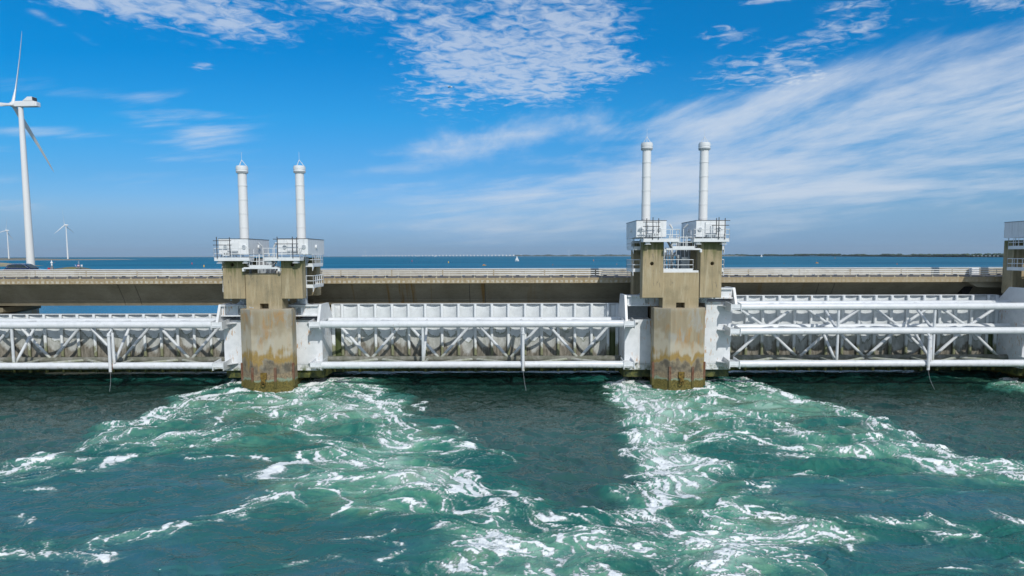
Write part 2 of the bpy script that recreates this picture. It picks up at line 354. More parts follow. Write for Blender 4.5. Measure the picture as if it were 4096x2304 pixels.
@mat('girder_concrete')
def _(t):
    p = t.pos(); x, y, z = t.sep(p)
    c = t.mix(t.mr(t.noise(p, .35, 6, .65), .3, .7), (.26, .225, .15), (.35, .305, .215))
    vs = t.noise(t.comb(x, 0, t.m('MULTIPLY', z, .06)), .75, 5, .7)
    rust = t.m('MULTIPLY', t.mr(vs, .56, .64), 1.0)
    mk = t.m('ADD', t.m('MULTIPLY', t.mr(x, -24, -18), t.mr(x, 6, -3)), t.m('MULTIPLY', t.mr(x, 17, 22), t.m('MULTIPLY', t.mr(x, 40, 34), .5)))
    c = t.mix(t.m('MULTIPLY', rust, t.m('MULTIPLY', mk, .8)), c, (.27, .15, .03))
    cr = t.noise(t.comb(t.m('MULTIPLY', x, .5), 0, t.m('MULTIPLY', z, 2.0)), .9, 6, .7, 1.0)
    c = t.mix(t.m('MULTIPLY', t.mr(t.m('ABSOLUTE', t.m('SUBTRACT', cr, .5)), .012, .0), .5), c, (.06, .05, .04))
    t.out(c, .85)
@mat('fascia_concrete')
def _(t):                                    # ochre edge beam with a row of pale patches along its foot
    p = t.pos(); x, y, z = t.sep(p)
    st = t.noise(p, 2.0, 5, .65, mul=(2, 1, .2))
    c = t.mix(t.mr(st, .3, .7), (.30, .225, .12), (.36, .30, .20))
    fx = t.m('FRACT', t.m('DIVIDE', t.m('ADD', x, t.m('MULTIPLY', t.noise(p, .8, 2), .25)), .59))
    sq = t.m('MULTIPLY', t.m('MULTIPLY', t.mr(fx, .0, .06), t.mr(fx, .60, .52)), t.m('MULTIPLY', t.mr(z, 11.27, 11.31), t.mr(z, 11.60, 11.54)))
    sq = t.m('MULTIPLY', sq, t.mr(t.noise(p, 3.5, 5, .7), .36, .56)); sq = t.m('MULTIPLY', sq, t.m('ADD', t.m('MULTIPLY', t.mr(x, 17, 14), .7), .3))
    c = t.mix(t.m('MULTIPLY', sq, .8), c, (.52, .50, .43)); t.out(c, .85)
@mat('barrier_concrete')
def _(t):
    p = t.pos(); x, y, z = t.sep(p)
    cell = t.n('ShaderNodeTexWhiteNoise', noise_dimensions='1D'); t.put(cell.inputs['W'], t.m('FLOOR', t.m('DIVIDE', x, 5.6)))
    c = t.mix(cell.outputs[0], (.36, .31, .22), (.52, .49, .42))
    c = t.mix(t.m('MULTIPLY', t.mr(t.noise(p, 1.1, 6, .65, mul=(1, 1, 2.2)), .45, .7), .6), c, (.24, .19, .12))
    t.out(c, .85)
@mat('asphalt')
def _(t):
    p = t.pos(); t.out(t.mix(t.noise(p, 2, 6, .6), (.075, .075, .08), (.12, .12, .125)), .9)
plain('post_paint', (.52, .47, .35), .6, var=.3); plain('road_paint', (.5, .5, .48), .7); plain('rusty', (.17, .06, .02), .85, var=.5, scale=2.5); plain('weedy_iron', (.14, .09, .015), .85, var=.6, scale=5)
@mat('car_paint')
def _(t):
    p = t.out((.006, .022, .085), .18); p.inputs['Coat Weight'].default_value = 1; p.inputs['Coat Roughness'].default_value = .04
@mat('car_glass')
def _(t):
    t.out((.03, .045, .045), .05, spec=.5)
@mat('sand')
def _(t):
    p = t.pos(); t.out(t.mix(t.mr(t.noise(p, .02, 6, .6), .35, .65), (.40, .34, .23), (.20, .20, .10)), .95)
@mat('spit_ground')
def _(t):
    p = t.pos(); x, y, z = t.sep(p)
    c = t.mix(t.mr(t.noise(p, .006, 6, .6), .4, .6), (.12, .125, .085), (.24, .20, .13)); c = t.mix(t.mr(z, 2.6, 1.6), c, (.36, .31, .24)); t.out(c, .95)
@mat('mound_ground')
def _(t):
    p = t.pos(); c = t.mix(t.mr(t.noise(p, .35, 6, .65), .42, .6), (.13, .125, .12), (.15, .16, .06)); t.out(c, .95)
@mat('beach')
def _(t):
    p = t.pos(); x, y, z = t.sep(p); n = t.noise(p, .004, 5, .6)
    c = t.mix(t.mr(n, .4, .62), (.62, .55, .43), (.34, .31, .20)); t.out(c, .95)
@mat('far_trees')
def _(t):
    p = t.pos(); t.out(t.mix(t.mr(t.noise(p, .02, 5, .6), .35, .65), (.028, .055, .035), (.055, .09, .04)), .9)
plain('haze_land', (.33, .33, .30), .95, scale=.001)

# ================================================================ the storm surge barrier: piers
def railing(parent, x0, x1, y0, y1, z, h=1.15, name='railing', sides='lfr', step=1.0, r=.032, toe=.2):
    m = MB()
    segs = []
    if 'f' in sides: segs.append(((x0, y0), (x1, y0)))
    if 'b' in sides: segs.append(((x0, y1), (x1, y1)))
    if 'l' in sides: segs.append(((x0, y0), (x0, y1)))
    if 'r' in sides: segs.append(((x1, y0), (x1, y1)))
    for (ax, ay), (bx, by) in segs:
        L = math.hypot(bx - ax, by - ay); k = max(1, round(L / step))
        for i in range(k + 1):
            f = i / k; px, py = ax + (bx - ax) * f, ay + (by - ay) * f
            m.tube((px, py, z), (px, py, z + h), r, n=6)
        for zz in (h, h * .52): m.tube((ax, ay, z + zz), (bx, by, z + zz), r * 1.1, n=6)
        if toe:
            if ay == by: m.box(ax, bx, ay - .015, ay + .015, z - .16, z + toe)
            else: m.box(ax - .015, ax + .015, ay, by, z - .16, z + toe)
    return m.build(name, 'white_paint', parent)
def stair(parent, x0, x1, ya, yb, za, zb, material='white_paint', side=False):
    m = MB(); n = max(3, round((zb - za) / .24))
    if not side:
        for x in (x0, x1): m.prism([(ya, za - .12), (yb, zb - .12), (yb, zb + .08), (ya, za + .08)], 'x', x - .03, x + .03)
        for i in range(n): f = (i + .5) / n; m.box(x0, x1, ya + (yb - ya) * f - .1, ya + (yb - ya) * f + .1, za + (zb - za) * f - .02, za + (zb - za) * f + .02)
    else:
        for y in (ya, yb): m.prism([(x0, za - .12), (x1, zb - .12), (x1, zb + .08), (x0, za + .08)], 'y', y - .03, y + .03)
        for i in range(n): f = (i + .5) / n; m.box(x0 + (x1 - x0) * f - .1, x0 + (x1 - x0) * f + .1, ya, yb, za + (zb - za) * f - .02, za + (zb - za) * f + .02)
    return m.build('stair', material, parent)
def pier(cx, ra, m, pole_top, sign, sign_x, bars, label):
    t = thing('barrier_pier', label, 'pier', (cx, 73, 0), group='piers of the storm surge barrier')
    X = lambda r: cx + m * r
    def bx(mb, r0, r1, y0, y1, z0, z1): mb.box(min(X(r0), X(r1)), max(X(r0), X(r1)), y0, y1, z0, z1); return mb
    b = MB().prism([(cx - 1.22, 72.3), (cx + 1.22, 72.3), (cx + 2.78, 73.5), (cx + 2.78, 75.0), (cx + 2.15, 75.0), (cx + 2.15, 100), (cx - 2.15, 100), (cx - 2.15, 75.0), (cx - 2.78, 75.0), (cx - 2.78, 73.5)], 'z', -4, 8.85).build('pier_base', 'pier_concrete', t, .07, 2)
    for x, y, a in ((-1.22, 72.3, 0), (1.22, 72.3, 0), (-2.78, 73.5, 1), (2.78, 73.5, 1)):
        MB().box(cx + x - .13, cx + x + .13, y - .1, y + .1, .35, 2.6 + .35 * a).build('fender_strip', 'fender_iron', b, .03)
    k = MB().box(cx - .32, cx + .32, 72.1, 72.34, 1.35, 2.05); k.box(cx - .2, cx + .2, 71.95, 72.2, .95, 1.4)
    for i in range(12): a0, a1 = i * math.pi / 6, (i + 1) * math.pi / 6; k.tube((cx + .22 * math.cos(a0), 71.93, .95 + .26 * math.sin(a0)), (cx + .22 * math.cos(a1), 71.93, .95 + .26 * math.sin(a1)), .07, n=6)
    k.build('mooring_bracket', 'weedy_iron', b, .02)
    # neck and the wall between the towers, one casting
    w = MB().box(cx - 1.93, cx + 1.93, 73.16, 75.1, 8.8, 12.64).build('neck_wall', 'tower_concrete', t); w['top_z'] = 99.0
    cut(w, [lambda q: q.box(cx - .48, cx + .45, 73.0, 74.4, 8.7, 9.42)]); w['top_z'] = 99.0
    w = MB().box(cx - 1.6, cx + 1.6, 76.6, 83, 8.8, 12.3).build('rear_wall', 'tower_concrete', t, .04); w['top_z'] = 99.0
    for r0, r1 in ((-4.3, -1.98), (1.93, 4.18)):
        c = MB(); bx(c, r0, r1, 73, 74.4, 9.93, 14.1 + ra); c = c.build('tower_column', 'tower_concrete', t)
        hx = X((r0 + r1) / 2 - .12 * (1 if r0 < 0 else -1))
        cut(c, [lambda q: q.tube((hx, 72.8, 13.58), (hx, 73.7, 13.58), .19, n=20, smooth=False)]); c['top_z'] = 14.1 + ra; fc = c
        mo = c.modifiers.new('bevel', 'BEVEL'); mo.width = .05; mo.limit_method = 'ANGLE'; mo.angle_limit = R(60)
        c = MB(); bx(c, r0, r1, 78.5, 80.2, 9.93, 14.3 + ra); c = c.build('tower_column', 'tower_concrete', t, .05); c['top_z'] = 14.3 + ra
        if r0 * 0 == 0:
            for r in (r0 + .6, r1 - .6): MB().tube((X(r), 73.5, 9.93), (X(r), 73.5, 9.7), .1, n=8).build('anchor_bolt', 'grey_paint', fc)
        g = MB(); g.lathe([(.62, 9.2), (.62, 13.2 + ra), (.62, 13.5 + ra), (.85, 14.0 + ra), (.85, 14.4 + ra)], (X((r0 + r1) / 2), 76.4, 0), 20); g.build('lifting_cylinder', 'grey_paint', t)
    # machine houses with their tall cylinder tubes
    for hi, (r0, r1, pr) in enumerate(((-4.6, -1.45, -2.98), (1.7, 4.9, 3.32))):
        z0, z1 = 14.66 + ra * .96, 16.32 + ra * 1.01
        h = MB(); bx(h, r0, r1, 73.0, 79.3, z0, z1); h = h.build('machine_house', 'box_paint', t, .02)
        e = MB(); bx(e, r0 - .03, r1 + .03, 72.97, 79.33, z1 + .003, z1 + .05); e.build('roof_edge', 'dark_metal', h)
        for r in (r0 + .75, r1 - .42):
            p = MB().tube((X(r), 73.02, z0 + .85), (X(r), 72.86, z0 + .85), .24, .22, 20); p.build('porthole', 'white_paint', h)
            MB().tube((X(r), 72.857, z0 + .85), (X(r), 72.84, z0 + .85), .17, .17, 20).build('porthole_cover', 'grey_paint', h)
        for s_, rr in ((-1, r0), (1, r1)):
            p = MB().tube((X(rr), 76.0, z0 + .85), (X(rr + s_ * .14), 76.0, z0 + .85), .24, .22, 20); p.build('porthole', 'white_paint', h)
        rm = (r0 + r1) / 2
        p = MB(); bx(p, rm - .55, rm + .55, 72.93, 73.01, z0 + .12, z1 - .35); bx(p, rm - .62, rm - .56, 72.88, 73.01, z0 + .1, z1 - .15); bx(p, rm + .56, rm + .62, 72.88, 73.01, z0 + .1, z1 - .15); p.build('hatch', 'white_paint', h, .01)
        p = MB(); bx(p, rm - .5, rm + .5, 72.6, 72.93, z0 - .02, z0 + .42); p.build('louvre_box', 'grey_paint', h, .02)
        px = X(pr); zt = pole_top; n = 5
        prof = [(.49, z1), (.47, zt - .75)]
        q = MB().lathe(prof, (px, 76, 0), 28).build('cylinder_tube', 'turbine_white', t)
        for i in range(n):
            zz = zt - 2.15 - 1.52 * i * (zt - 16.4) / (pole_top - 16.4)
            if zz > z1 + .2: MB().lathe([(.515, zz - .03), (.515, zz + .03)], (px, 76, 0), 28).build('flange_ring', 'white_paint', q)
        MB().lathe([(.50, zt - .75), (.66, zt - .62), (.66, zt - .52), (.62, zt - .5), (.62, zt - .42), (.65, zt - .40), (.65, zt - .12), (.6, zt - .1), (.6, zt)], (px, 76, 0), 28).build('end_cap', 'white_paint', q)
        teeth = [((.63 if (i // 2) % 2 else .57) * math.cos(i * math.pi / 44), (.63 if (i // 2) % 2 else .57) * math.sin(i * math.pi / 44)) for i in range(88)]
        MB().prism([(px + a, 76 + b) for a, b in teeth], 'z', zt - .77, zt - .63).build('bolt_ring', 'grey_paint', q)
        p = MB()
        for a in (.3, 2.4, 4.5): p.tube((px + .5 * math.cos(a), 76 + .5 * math.sin(a), zt), (px, 76, zt + .66), .028, n=5)
        p.tube((px, 76, zt + .6), (px, 76, zt + 1.5), .012, n=5); p.build('lightning_rod', 'white_paint', q)
    # balconies in front of the houses
    zf = 14.17 + ra * 1.04
    for j, (r0, r1) in enumerate(((-4.7, -1.0), (.55, 4.3))):
        f = MB(); bx(f, r0, r1, 72.05, 73.3, zf - .12, zf); f = f.build('balcony', 'white_paint', t)
        xa, xb = sorted((X(r0), X(r1))); railing(f, xa, xb, 72.05, 73.3, zf)
        for r in (r0 + .45, r1 - .55):
            q = MB(); bx(q, r - .2, r + .2, 72.3, 73.0, zf - .36, zf - .12); bx(q, r - .28, r + .28, 72.2, 73.0, zf - .42, zf - .36); q.build('support_bracket', 'white_paint', f)
        for (bxr, z0_, z1_) in bars[j][0]:
            MB().tube((X(bxr), 71.97, zf + z0_), (X(bxr), 71.97, zf + z1_), .045, n=6).build('scaffold_tube', 'dark_metal', f)
        for (ra_, rb_, zz) in bars[j][1]:
            MB().tube((X(ra_), 71.9, zf + zz), (X(rb_), 71.9, zf + zz), .04, n=6).build('scaffold_tube', 'dark_metal', f)
    zw = 13.35 + ra * 1.05
    f = MB(); bx(f, -1.8, 1.8, 72.4, 73.1, zw - .2, zw - .02); f = f.build('walkway', 'white_paint', t)
    railing(f, cx - 1.15, cx + 1.15, 72.4, 73.1, zw, name='railing', sides='fb', step=.8)
    for r in (-2.0, 1.8):
        q = MB(); bx(q, r, r + .2, 72.5, 73.0, zw - .45, zw - .1); q.build('support_bracket', 'white_paint', f)
    s1 = stair(f, X(-1.15), X(-1.75), 72.45, 73.05, zw, zf, 'stair_metal', True); s2 = stair(f, X(1.15), X(1.65), 72.45, 73.05, zw, zf, 'stair_metal', True)
    for dx in (-.9, .2, .75, 1.0):
        q = MB().tube((X(dx), 74.6, zw - .4), (X(dx), 74.6, zw + 1.4), .05, n=6).build('handrail_post', 'white_paint', f)
    if ra > .5:
        zc = 12.86
        f = MB(); bx(f, -1.9, 1.9, 73.3, 75.3, zc - .22, zc); f = f.build('catwalk', 'white_paint', t); railing(f, cx - 1.9, cx + 1.3, 73.35, 75, zc, name='railing', sides='fr', step=1.3)
        stair(f, X(-.2) - .4, X(-.2) - 1.1, 75.2, 76.6, 13.0, zw + .1, 'stair_metal')
        q = MB(); bx(q, .0, .25, 77.0, 77.3, 12.3, zw + .3); q.tube((X(.1), 77.1, 14.4), (X(-.9), 77.1, zw + .2), .1, n=6); q.build('frame_post', 'grey_paint', t)
    else:
        stair(t, X(1.45) - .35, X(1.45) + .35, 73.6, 74.4, 12.66, zw, 'stair_metal')
    r = (-1) if ra < .5 else (-1)
    q = MB(); bx(q, -1.75, -.75, 76.2, 79, 12.2, 15.0 + ra * .5 if ra > .5 else 14.2); q.build('power_unit', 'interior' if False else 'stair_metal', t, .03)
    q = MB(); bx(q, -1.5, -.6, 75.6, 76.1, 12.3, 13.4 + ra * .5); q.build('control_cabinet', 'grey_paint', t, .02)
    MB().tube((X(-.3), 75.9, 12.3), (X(-.3), 75.9, 13.8 + ra * .4), .14).build('standpipe', 'grey_paint', t); MB().tube((X(1.0), 76.4, 12.3), (X(1.0), 76.4, 14 + ra * .6), .09).build('standpipe', 'grey_paint', t)
    q = MB().tube((X(-1.7), 76.1, 13.3), (X(1.3), 76.1, 13.3), .05, n=6)
    for i in range(7): q.tube((X(-1.6 + i * .45), 76.0, 12.4), (X(-1.5 + i * .45), 76.2, 14.4 + ra * .5), .03 + .02 * (i % 2), n=6)
    q.build('pipework', 'white_paint', t)
    # side platforms between front and rear columns
    for s_ in (-1, 1):
        for zz in (11.2 + ra * .92, 13.5 + ra * .97):
            x0, x1 = sorted((cx + s_ * 4.15, cx + s_ * 4.95))
            f = MB().box(x0, x1, 74.5, 78.4, zz - .18, zz).build('side_platform', 'white_paint', t)
            railing(f, x0, x1, 74.5, 78.4, zz, sides='fb' + ('r' if s_ > 0 else 'l'), step=.75, r=.038)
            MB().prism([(74.4, zz - .18), (74.9, zz - .18), (74.4, zz - .6)], 'x', x1 - .06 if s_ > 0 else x0, x1 if s_ > 0 else x0 + .06).build('support_bracket', 'white_paint', f)
    for dx, lean in ((-.62, -.45), (.6, .3)):
        l = MB().tube((X(dx), 75, zw), (X(dx), 75, zw + 2.15), .045, n=8).build('floodlight', 'white_paint', t)
        MB().tube((X(dx), 75, zw + 2.15), (X(dx + lean), 74.9, zw + 2.6), .09, .12, 8).build('lamp_head', 'grey_paint' if dx < 0 else 'white_paint', l)
    if sign:
        s_ = MB().box(sign_x - .34, sign_x + .34, 71.93, 71.955, zf + .38, zf + .72).build('number_sign', 'white_paint', t)
        text(sign, .33, 'sign_lettering', 'lettering', s_, (sign_x - ORG.x, 71.925 - ORG.y, zf + .55 - ORG.z))
    # support of the road bridge at the back of the pier
    MB().box(cx + 2.16, cx + 42.8, 84.3, 91, .25, 5.9).build('upper_beam', 'girder_concrete', t)  # beam hidden behind the gates, added and hung low to darken the water's reflection
    hd = MB().prism([(cx - 8, 8.2), (cx - 8, 7.6), (cx - 4.5, 6.9), (cx - 2.9, 5.6), (cx + 2.9, 5.6), (cx + 4.5, 6.9), (cx + 8, 7.6), (cx + 8, 8.2)], 'y', 85, 92).build('bridge_support', 'girder_concrete', t, .05)
    for dx in (-6, 6): MB().box(cx + dx - .5, cx + dx + .5, 85.5, 86.5, 8.2, 8.415).build('bearing', 'dark_metal', hd)
    return t
barsA = ([(-4.35, .1, 2.35), (-3.0, .4, 2.3)], [(-4.7, -2.8, 1.95), (-4.7, -2.75, 1.5)])
barsB = ([(2.0, .1, 2.35), (3.6, .1, 2.35), (4.05, .6, 2.3)], [(1.6, 4.25, 2.1), (1.7, 4.2, 1.6)])
pier(-26.6, 0, 1, 24.34, 'R30', -29.98, (barsA, barsB), 'weathered concrete pier carrying the R30 sign, two white boxes and two tall white tubes')
barsC = ([(-4.2, .1, 2.3), (-3.55, .1, 2.4), (-3.3, .6, 2.3)], [(-4.7, -3.2, 2.05), (-4.6, -2.8, 1.55)])
barsD = ([(2.75, .1, 2.3), (3.35, .1, 2.4), (4.0, .6, 2.3)], [(2.6, 4.4, 1.9), (2.6, 4.4, 1.45)])
pier(18.12, 1.8, -1, 26.72, 'R29', 15.1, (barsC, barsD), 'weathered concrete pier carrying the R29 sign, its white boxes raised higher with catwalk below')
pier(61.7, 1.8, -1, 26.72, None, 0, (barsC, barsD), 'concrete pier cut off by the right edge of the picture, with grey box and platforms')
pier(-71.6, 0, 1, 24.34, None, 0, (barsA, barsB), 'pier mostly outside the left edge, only its dark bridge support showing under the road')

# ================================================================ the sluice gates
def gate(cx, sx, lv, ztop, zpan, armz, pipe, label):
    """lv: heights of the chords from the top down; armz: (z0, z1) of the lifting arm at the left and right end"""
    t = thing('sluice_gate', label, 'sluice gate', (cx, 78, .75), group='steel gates between the piers')
    X = lambda r: cx + r * sx
    low = lv[-1]; YF, YR = 74.4, 78.6
    # plates with a shallow curve between ribs
    pitch = 1.964; edges = [-16.95] + [(i - 8) * pitch for i in range(17)] + [16.95]
    verts = []; faces = []; sag = []; NZ = 14
    cols = []
    for a, b in zip(edges, edges[1:]):
        flat = (b - a) < 1.8
        for i in range(9 if not flat else 2):
            f = i / (8 if not flat else 1); cols.append((a + (b - a) * f, 0 if flat else math.sin(math.pi * f)))
    for x, s_ in cols:
        for k in range(NZ + 1): z = .75 + (ztop - .75) * k / NZ; verts.append((X(x) - ORG.x, 80.45 + .3 * s_ - ORG.y, z - ORG.z)); sag.append(s_)
    for i in range(len(cols) - 1):
        if abs(cols[i][0] - cols[i + 1][0]) < 1e-6: continue
        for k in range(NZ): a = i * (NZ + 1) + k; faces.append((a, a + NZ + 1, a + NZ + 2, a + 1))
    me = bpy.data.meshes.new('skin_plate'); me.from_pydata(verts, [], faces); me.polygons.foreach_set('use_smooth', [True] * len(faces))
    at = me.attributes.new('sag', 'FLOAT', 'POINT'); at.data.foreach_set('value', sag); me.materials.append(MATS['skin_plate'])
    o = bpy.data.objects.new('skin_plate', me); COL.objects.link(o); o.parent = t
    so_ = o.modifiers.new('s', 'SOLIDIFY'); so_.thickness = .03; so_.offset = -1
    MB().box(X(-16.95), X(16.95), 80.3, 81.3, ztop + .002, ztop + .05).build('top_flange', 'white_paint', t)
    for i in range(17):
        x = X((i - 8) * pitch)
        MB().tube((x, 80.3, .78), (x, 80.3, ztop), .175, n=10).build('rib', 'rib_paint', t)
    for a, b in ((-16.95, -16.6), (16.6, 16.95)): MB().box(X(a), X(b), 80.25, 80.44, .78, ztop - .02).build('edge_post', 'rib_paint', t)
    # chords
    for k, z in enumerate(lv):
        MB().tube((X(-16.6), YF, z), (X(16.6), YF, z), .385, n=24).build('front_chord', 'tube_paint', t)
        MB().tube((X(-17.0), YR, z), (X(17.0), YR, z), .37, n=24).build('rear_chord', 'mossy_tube' if k == len(lv) - 1 else 'tube_paint', t)
        for s_ in (-1, 1):
            xa, xb = sorted((X(s_ * 16.6), X(s_ * 17.75)))
            m = MB(); m.box(xa, xb, 74.08, 74.14, z - .3, z + .3); m.box(xa, xb, 74.1, 76.2, z - .3, z - .24); m.box(xa, xb, 74.02, 74.08, z - .16, z - .1)
            m.box(xa, xb, 74.14, 76.2, z + .16, z + .2)
            for x in (xa, xb): m.prism([(73.95, z - .5), (76.2, z - .5), (76.2, z + .55), (73.95, z + .36)], 'x', x - .035, x + .035)
            o2 = X(s_ * 17.8); m.prism([(o2, 75.0), (o2 + s_ * .75, 75.9), (o2 + s_ * .75, 76.2), (o2, 76.2)], 'z', z - .03, z + .03)
            m.build('chord_bracket', 'tube_paint', t)
    br = lambda p, q, r, nm='brace': MB().tube(p, q, r, n=14).build(nm, 'brace_paint', t)
    # zig-zag braces in the rear plane
    topn = [-16.1, -8.05, 0, 8.05, 16.1]; lown = [-12.07, -4.03, 4.03, 12.07]
    bays = list(zip(lv, lv[1:]))
    for k, (za, zb) in enumerate(bays):
        A, B = (topn, lown) if k % 2 == 0 else (lown, topn)
        for a in A:
            for b in B:
                if abs(abs(a - b) - 4.02) < .2: br((X(a), YR - .05, za), (X(b), YR - .05, zb), .172)
    for s_ in (-1, 1):
        x = X(s_ * 5.45)
        for za, zb in bays:
            br((x, YF, za), (x, YF, zb), .15, 'post'); br((x, YR, za), (x, YF, zb), .15)
        for z in lv: br((x, YF, z), (x, YR, z), .17, 'strut')
    for z in lv:                              # lateral braces between front and rear chords
        fr = [-16.4, -5.45, 5.45, 16.4]; re = [-10.95, 0, 10.95]
        for i, r in enumerate(re): br((X(fr[i]), YF, z), (X(r), YR, z), .17, 'lateral_brace'); br((X(r), YR, z), (X(fr[i + 1]), YF, z), .17, 'lateral_brace')
    for s_ in (-1, 1):
        xa, xb = sorted((X(s_ * 17.0), cx + s_ * (20.05 if sx == 1 else 20.0 - .6)))
        p = MB().box(xa, xb, 76.2, 81.4, 1.62, zpan).build('end_panel', 'gate_paint', t, .03)
        q = MB().box(xa, xb, 76.185, 76.199, 2.33, 2.37)
        q.build('weld_seam', 'grey_paint', p)
        MB().box(xa, xb, 76.6, 81.3, .75, 1.6).build('bottom_beam', 'skin_plate', t)
        # lifting arm and its gusset
        z0, z1 = armz[0 if s_ < 0 else 1]
        x0, x1 = sorted((X(s_ * 17.15), cx + s_ * 20.9))
        a = MB(); a.box(x0, x1, 75.3, 77.4, z1 - .14, z1); a.box(x0, x1, 75.3, 77.4, z0, z0 + .14); a.box(x0, x1, 75.6, 75.7, z0 + .14, z1 - .14)
        xm = (x0 + x1) / 2
        for xx in (x0 + .4, xm): a.box(xx - .03, xx + .03, 75.35, 75.6, z0 + .14, z1 - .14)
        a = a.build('lifting_arm', 'gate_paint', t)
        hx = cx + s_ * 19.3
        MB().tube((hx, 75.62, (z0 + z1) / 2), (hx, 75.585, (z0 + z1) / 2), .3, n=20, smooth=False).build('pin_plate', 'grey_paint', a)
        MB().prism([(74.6, lv[0] + .2), (80.4, lv[0] + .2), (78.6, z1 + .05), (75.6, z1 + .05)], 'x', X(s_ * 16.95) - .14, X(s_ * 16.95) + .14).build('gusset', 'white_paint', t, .02)
        MB().box(xa + .1, xb, 78.7, 81.3, zpan, z0 + .05).build('recess_wall', 'grey_paint', t)
        MB().prism([(hx - s_ * .9, z1), (hx + s_ * .9, z1), (hx + s_ * .35, z1 + .35), (hx + s_ * .3, 10.6), (hx - s_ * .3, 10.6), (hx - s_ * .35, z1 + .35)], 'y', 76.2, 76.6).build('lifting_rod', 'grey_paint', t)
    for (px, z1, dbl) in pipe:
        q = MB().tube((px, 73.86, 1.92), (px, 73.86, z1), .16, n=14); q.tube((px, 73.86, z1 - .35), (px, 73.86, z1 - .28), .24, n=14)
        q.tube((px, 73.86, z1 - .1), (px + .05, 74.4, z1 + .3), .1, n=8)
        q = q.build('gauge_pipe', 'tube_paint', t)
        MB().path([(px, 73.86, 1.95), (px + .12, 73.6, .9), (px + .3, 73.0, -.1)], .012, 5).build('cable', 'grey_paint', q)
        MB().tube((px + .06, YF - .395, lv[-1] - .38), (px + .06, YF - .395, lv[-1] + .36), .12, .12, 8).build('rust_patch', 'rusty', q)
        if dbl: MB().tube((px + .35, 74.1, 2.9), (px + .3, 74.1, z1), .13, n=12).build('gauge_pipe', 'gate_paint', t)
    return t
GC = -4.35
gate(GC, 1, [7.04, 2.53], 8.8, 7.35, ((7.85, 9.1), (8.9, 10.05)), [(1.2, 6.35, False)], 'middle white steel gate of tubes and curved plates, between the R30 and R29 piers')
gate(GC - 45.05, 1, [7.02, 2.5], 7.66, 7.35, ((7.85, 9.1), (7.85, 9.1)), [(-43.95, 6.2, True)], 'low white steel gate left of the R30 pier, sea showing above its top edge')
gate(41.0, .967, [8.85, 6.17, 2.56], 9.7, 9.3, ((9.7, 10.85), (9.55, 10.7)), [(45.5, 5.7, True)], 'tall white steel gate right of the R29 pier with three rows of long tubes')

# ================================================================ the road bridge
bridge = thing('road_bridge', 'long ochre concrete road bridge running behind the piers', 'bridge', (0, 81.5, 8.45))
XA, XB = -118, 125
joints = [-71.6, -46.8, -26.6, -4.2, 18.1, 38.4, 61.7]
MB().box(XA, XB, 81.7, 94.0, 11.2, 11.86).build('deck', 'girder_concrete', bridge)
MB().box(XA, XB, 81.5, 81.697, 11.22, 11.84).build('edge_beam', 'fascia_concrete', bridge)
MB().box(XA, XB, 81.7, 94.0, 11.863, 11.868).build('roadway', 'asphalt', bridge)
def girder(x0, x1, dy=0):
    g = MB().prism([(83.0, 11.2), (84.35, 9.12), (84.32, 9.06), (84.65, 8.42), (92.3, 8.42), (93.2, 11.2)], 'x', x0, x1); g.build('girder', 'girder_concrete', bridge)
cutx = [XA, -48.0, -45.95, -5.2, -3.3, 37.4, 39.3, XB]
for a, b in zip(cutx, cutx[1:]): girder(a + .035, b - .035)
for x in cutx[1:-1]: MB().prism([(83.06, 11.19), (84.41, 9.11), (84.71, 8.46), (92.2, 8.46), (93.1, 11.19)], 'x', x - .04, x + .04).build('joint', 'dark_metal', bridge)
MB().prism([(54.6, 11.22), (55.8, 10.6), (57.0, 10.55), (64, 10.55), (64, 11.22)], 'y', 81.9, 83.6).build('corbel', 'girder_concrete', bridge)
MB().prism([(54.6, 9.3), (55.3, 10.6), (56.3, 10.6), (55.6, 9.3)], 'y', 83.3, 83.9).build('access_opening', 'black_void', bridge)
x = -76.0
while x < 80: MB().box(x, x + 1.1, 84.1, 84.2, 11.872, 11.876).build('road_marking', 'road_paint', bridge); x += 2.2
# white railing on the near edge, in lengths with gaps
rx = XA + .3; rails = []; nrail = 0
rail_root = thing('bridge_railing', 'white three-bar steel railing along the near edge of the road bridge', 'railing', (0, 81.62, 11.86))
near_posts = []
lens_ = 6.08
k = 0
while rx < XB - lens_:
    m = MB()
    for z in (.83, .59, .34): m.tube((rx + .08, 81.62, 11.86 + z), (rx + lens_ - .08, 81.62, 11.86 + z), .046, n=6)
    m.build('rail', 'white_paint', rail_root)
    if -72 < rx < 72:
        for i in range(4):
            x = rx + .76 + 1.52 * i; MB().box(x - .025, x + .025, 81.6, 81.64, 11.86, 12.7).box(x - .12, x + .12, 81.56, 81.68, 11.846, 11.89).build('post', 'post_paint', rail_root)
    rx += lens_
bar = thing('concrete_barrier', 'pale concrete traffic barrier with dark drain slots beside the roadway', 'barrier', (0, 87.6, 11.87))
q = MB(); q.box(XA, XB, 87.5, 87.8, 12.02, 12.74); x = XA
while x < XB: q.box(x, x + 2.4, 87.48, 87.85, 11.87, 12.02); x += 2.8
q.build('barrier_wall', 'barrier_concrete', bar, .02)
x = XA
while x < XB: MB().box(x + .9, x + 1.35, 87.44, 87.475, 11.872, 12.0).build('drain_slot', 'black_void', bar); x += 5.6
MB().box(XA, XB, 87.55, 87.7, 12.79, 12.87).build('top_rail', 'white_paint', bar)
cab = thing('control_box', 'pale grey slatted cabinet against the barrier near the right end of the bridge', 'cabinet', (58.8, 86.9, 11.87))
MB().box(58.3, 59.25, 86.7, 87.2, 11.9, 12.78).build('body', 'white_paint', cab, .02); MB().box(58.36, 59.19, 86.68, 86.7, 12.0, 12.7).build('door', 'gull_white', cab)

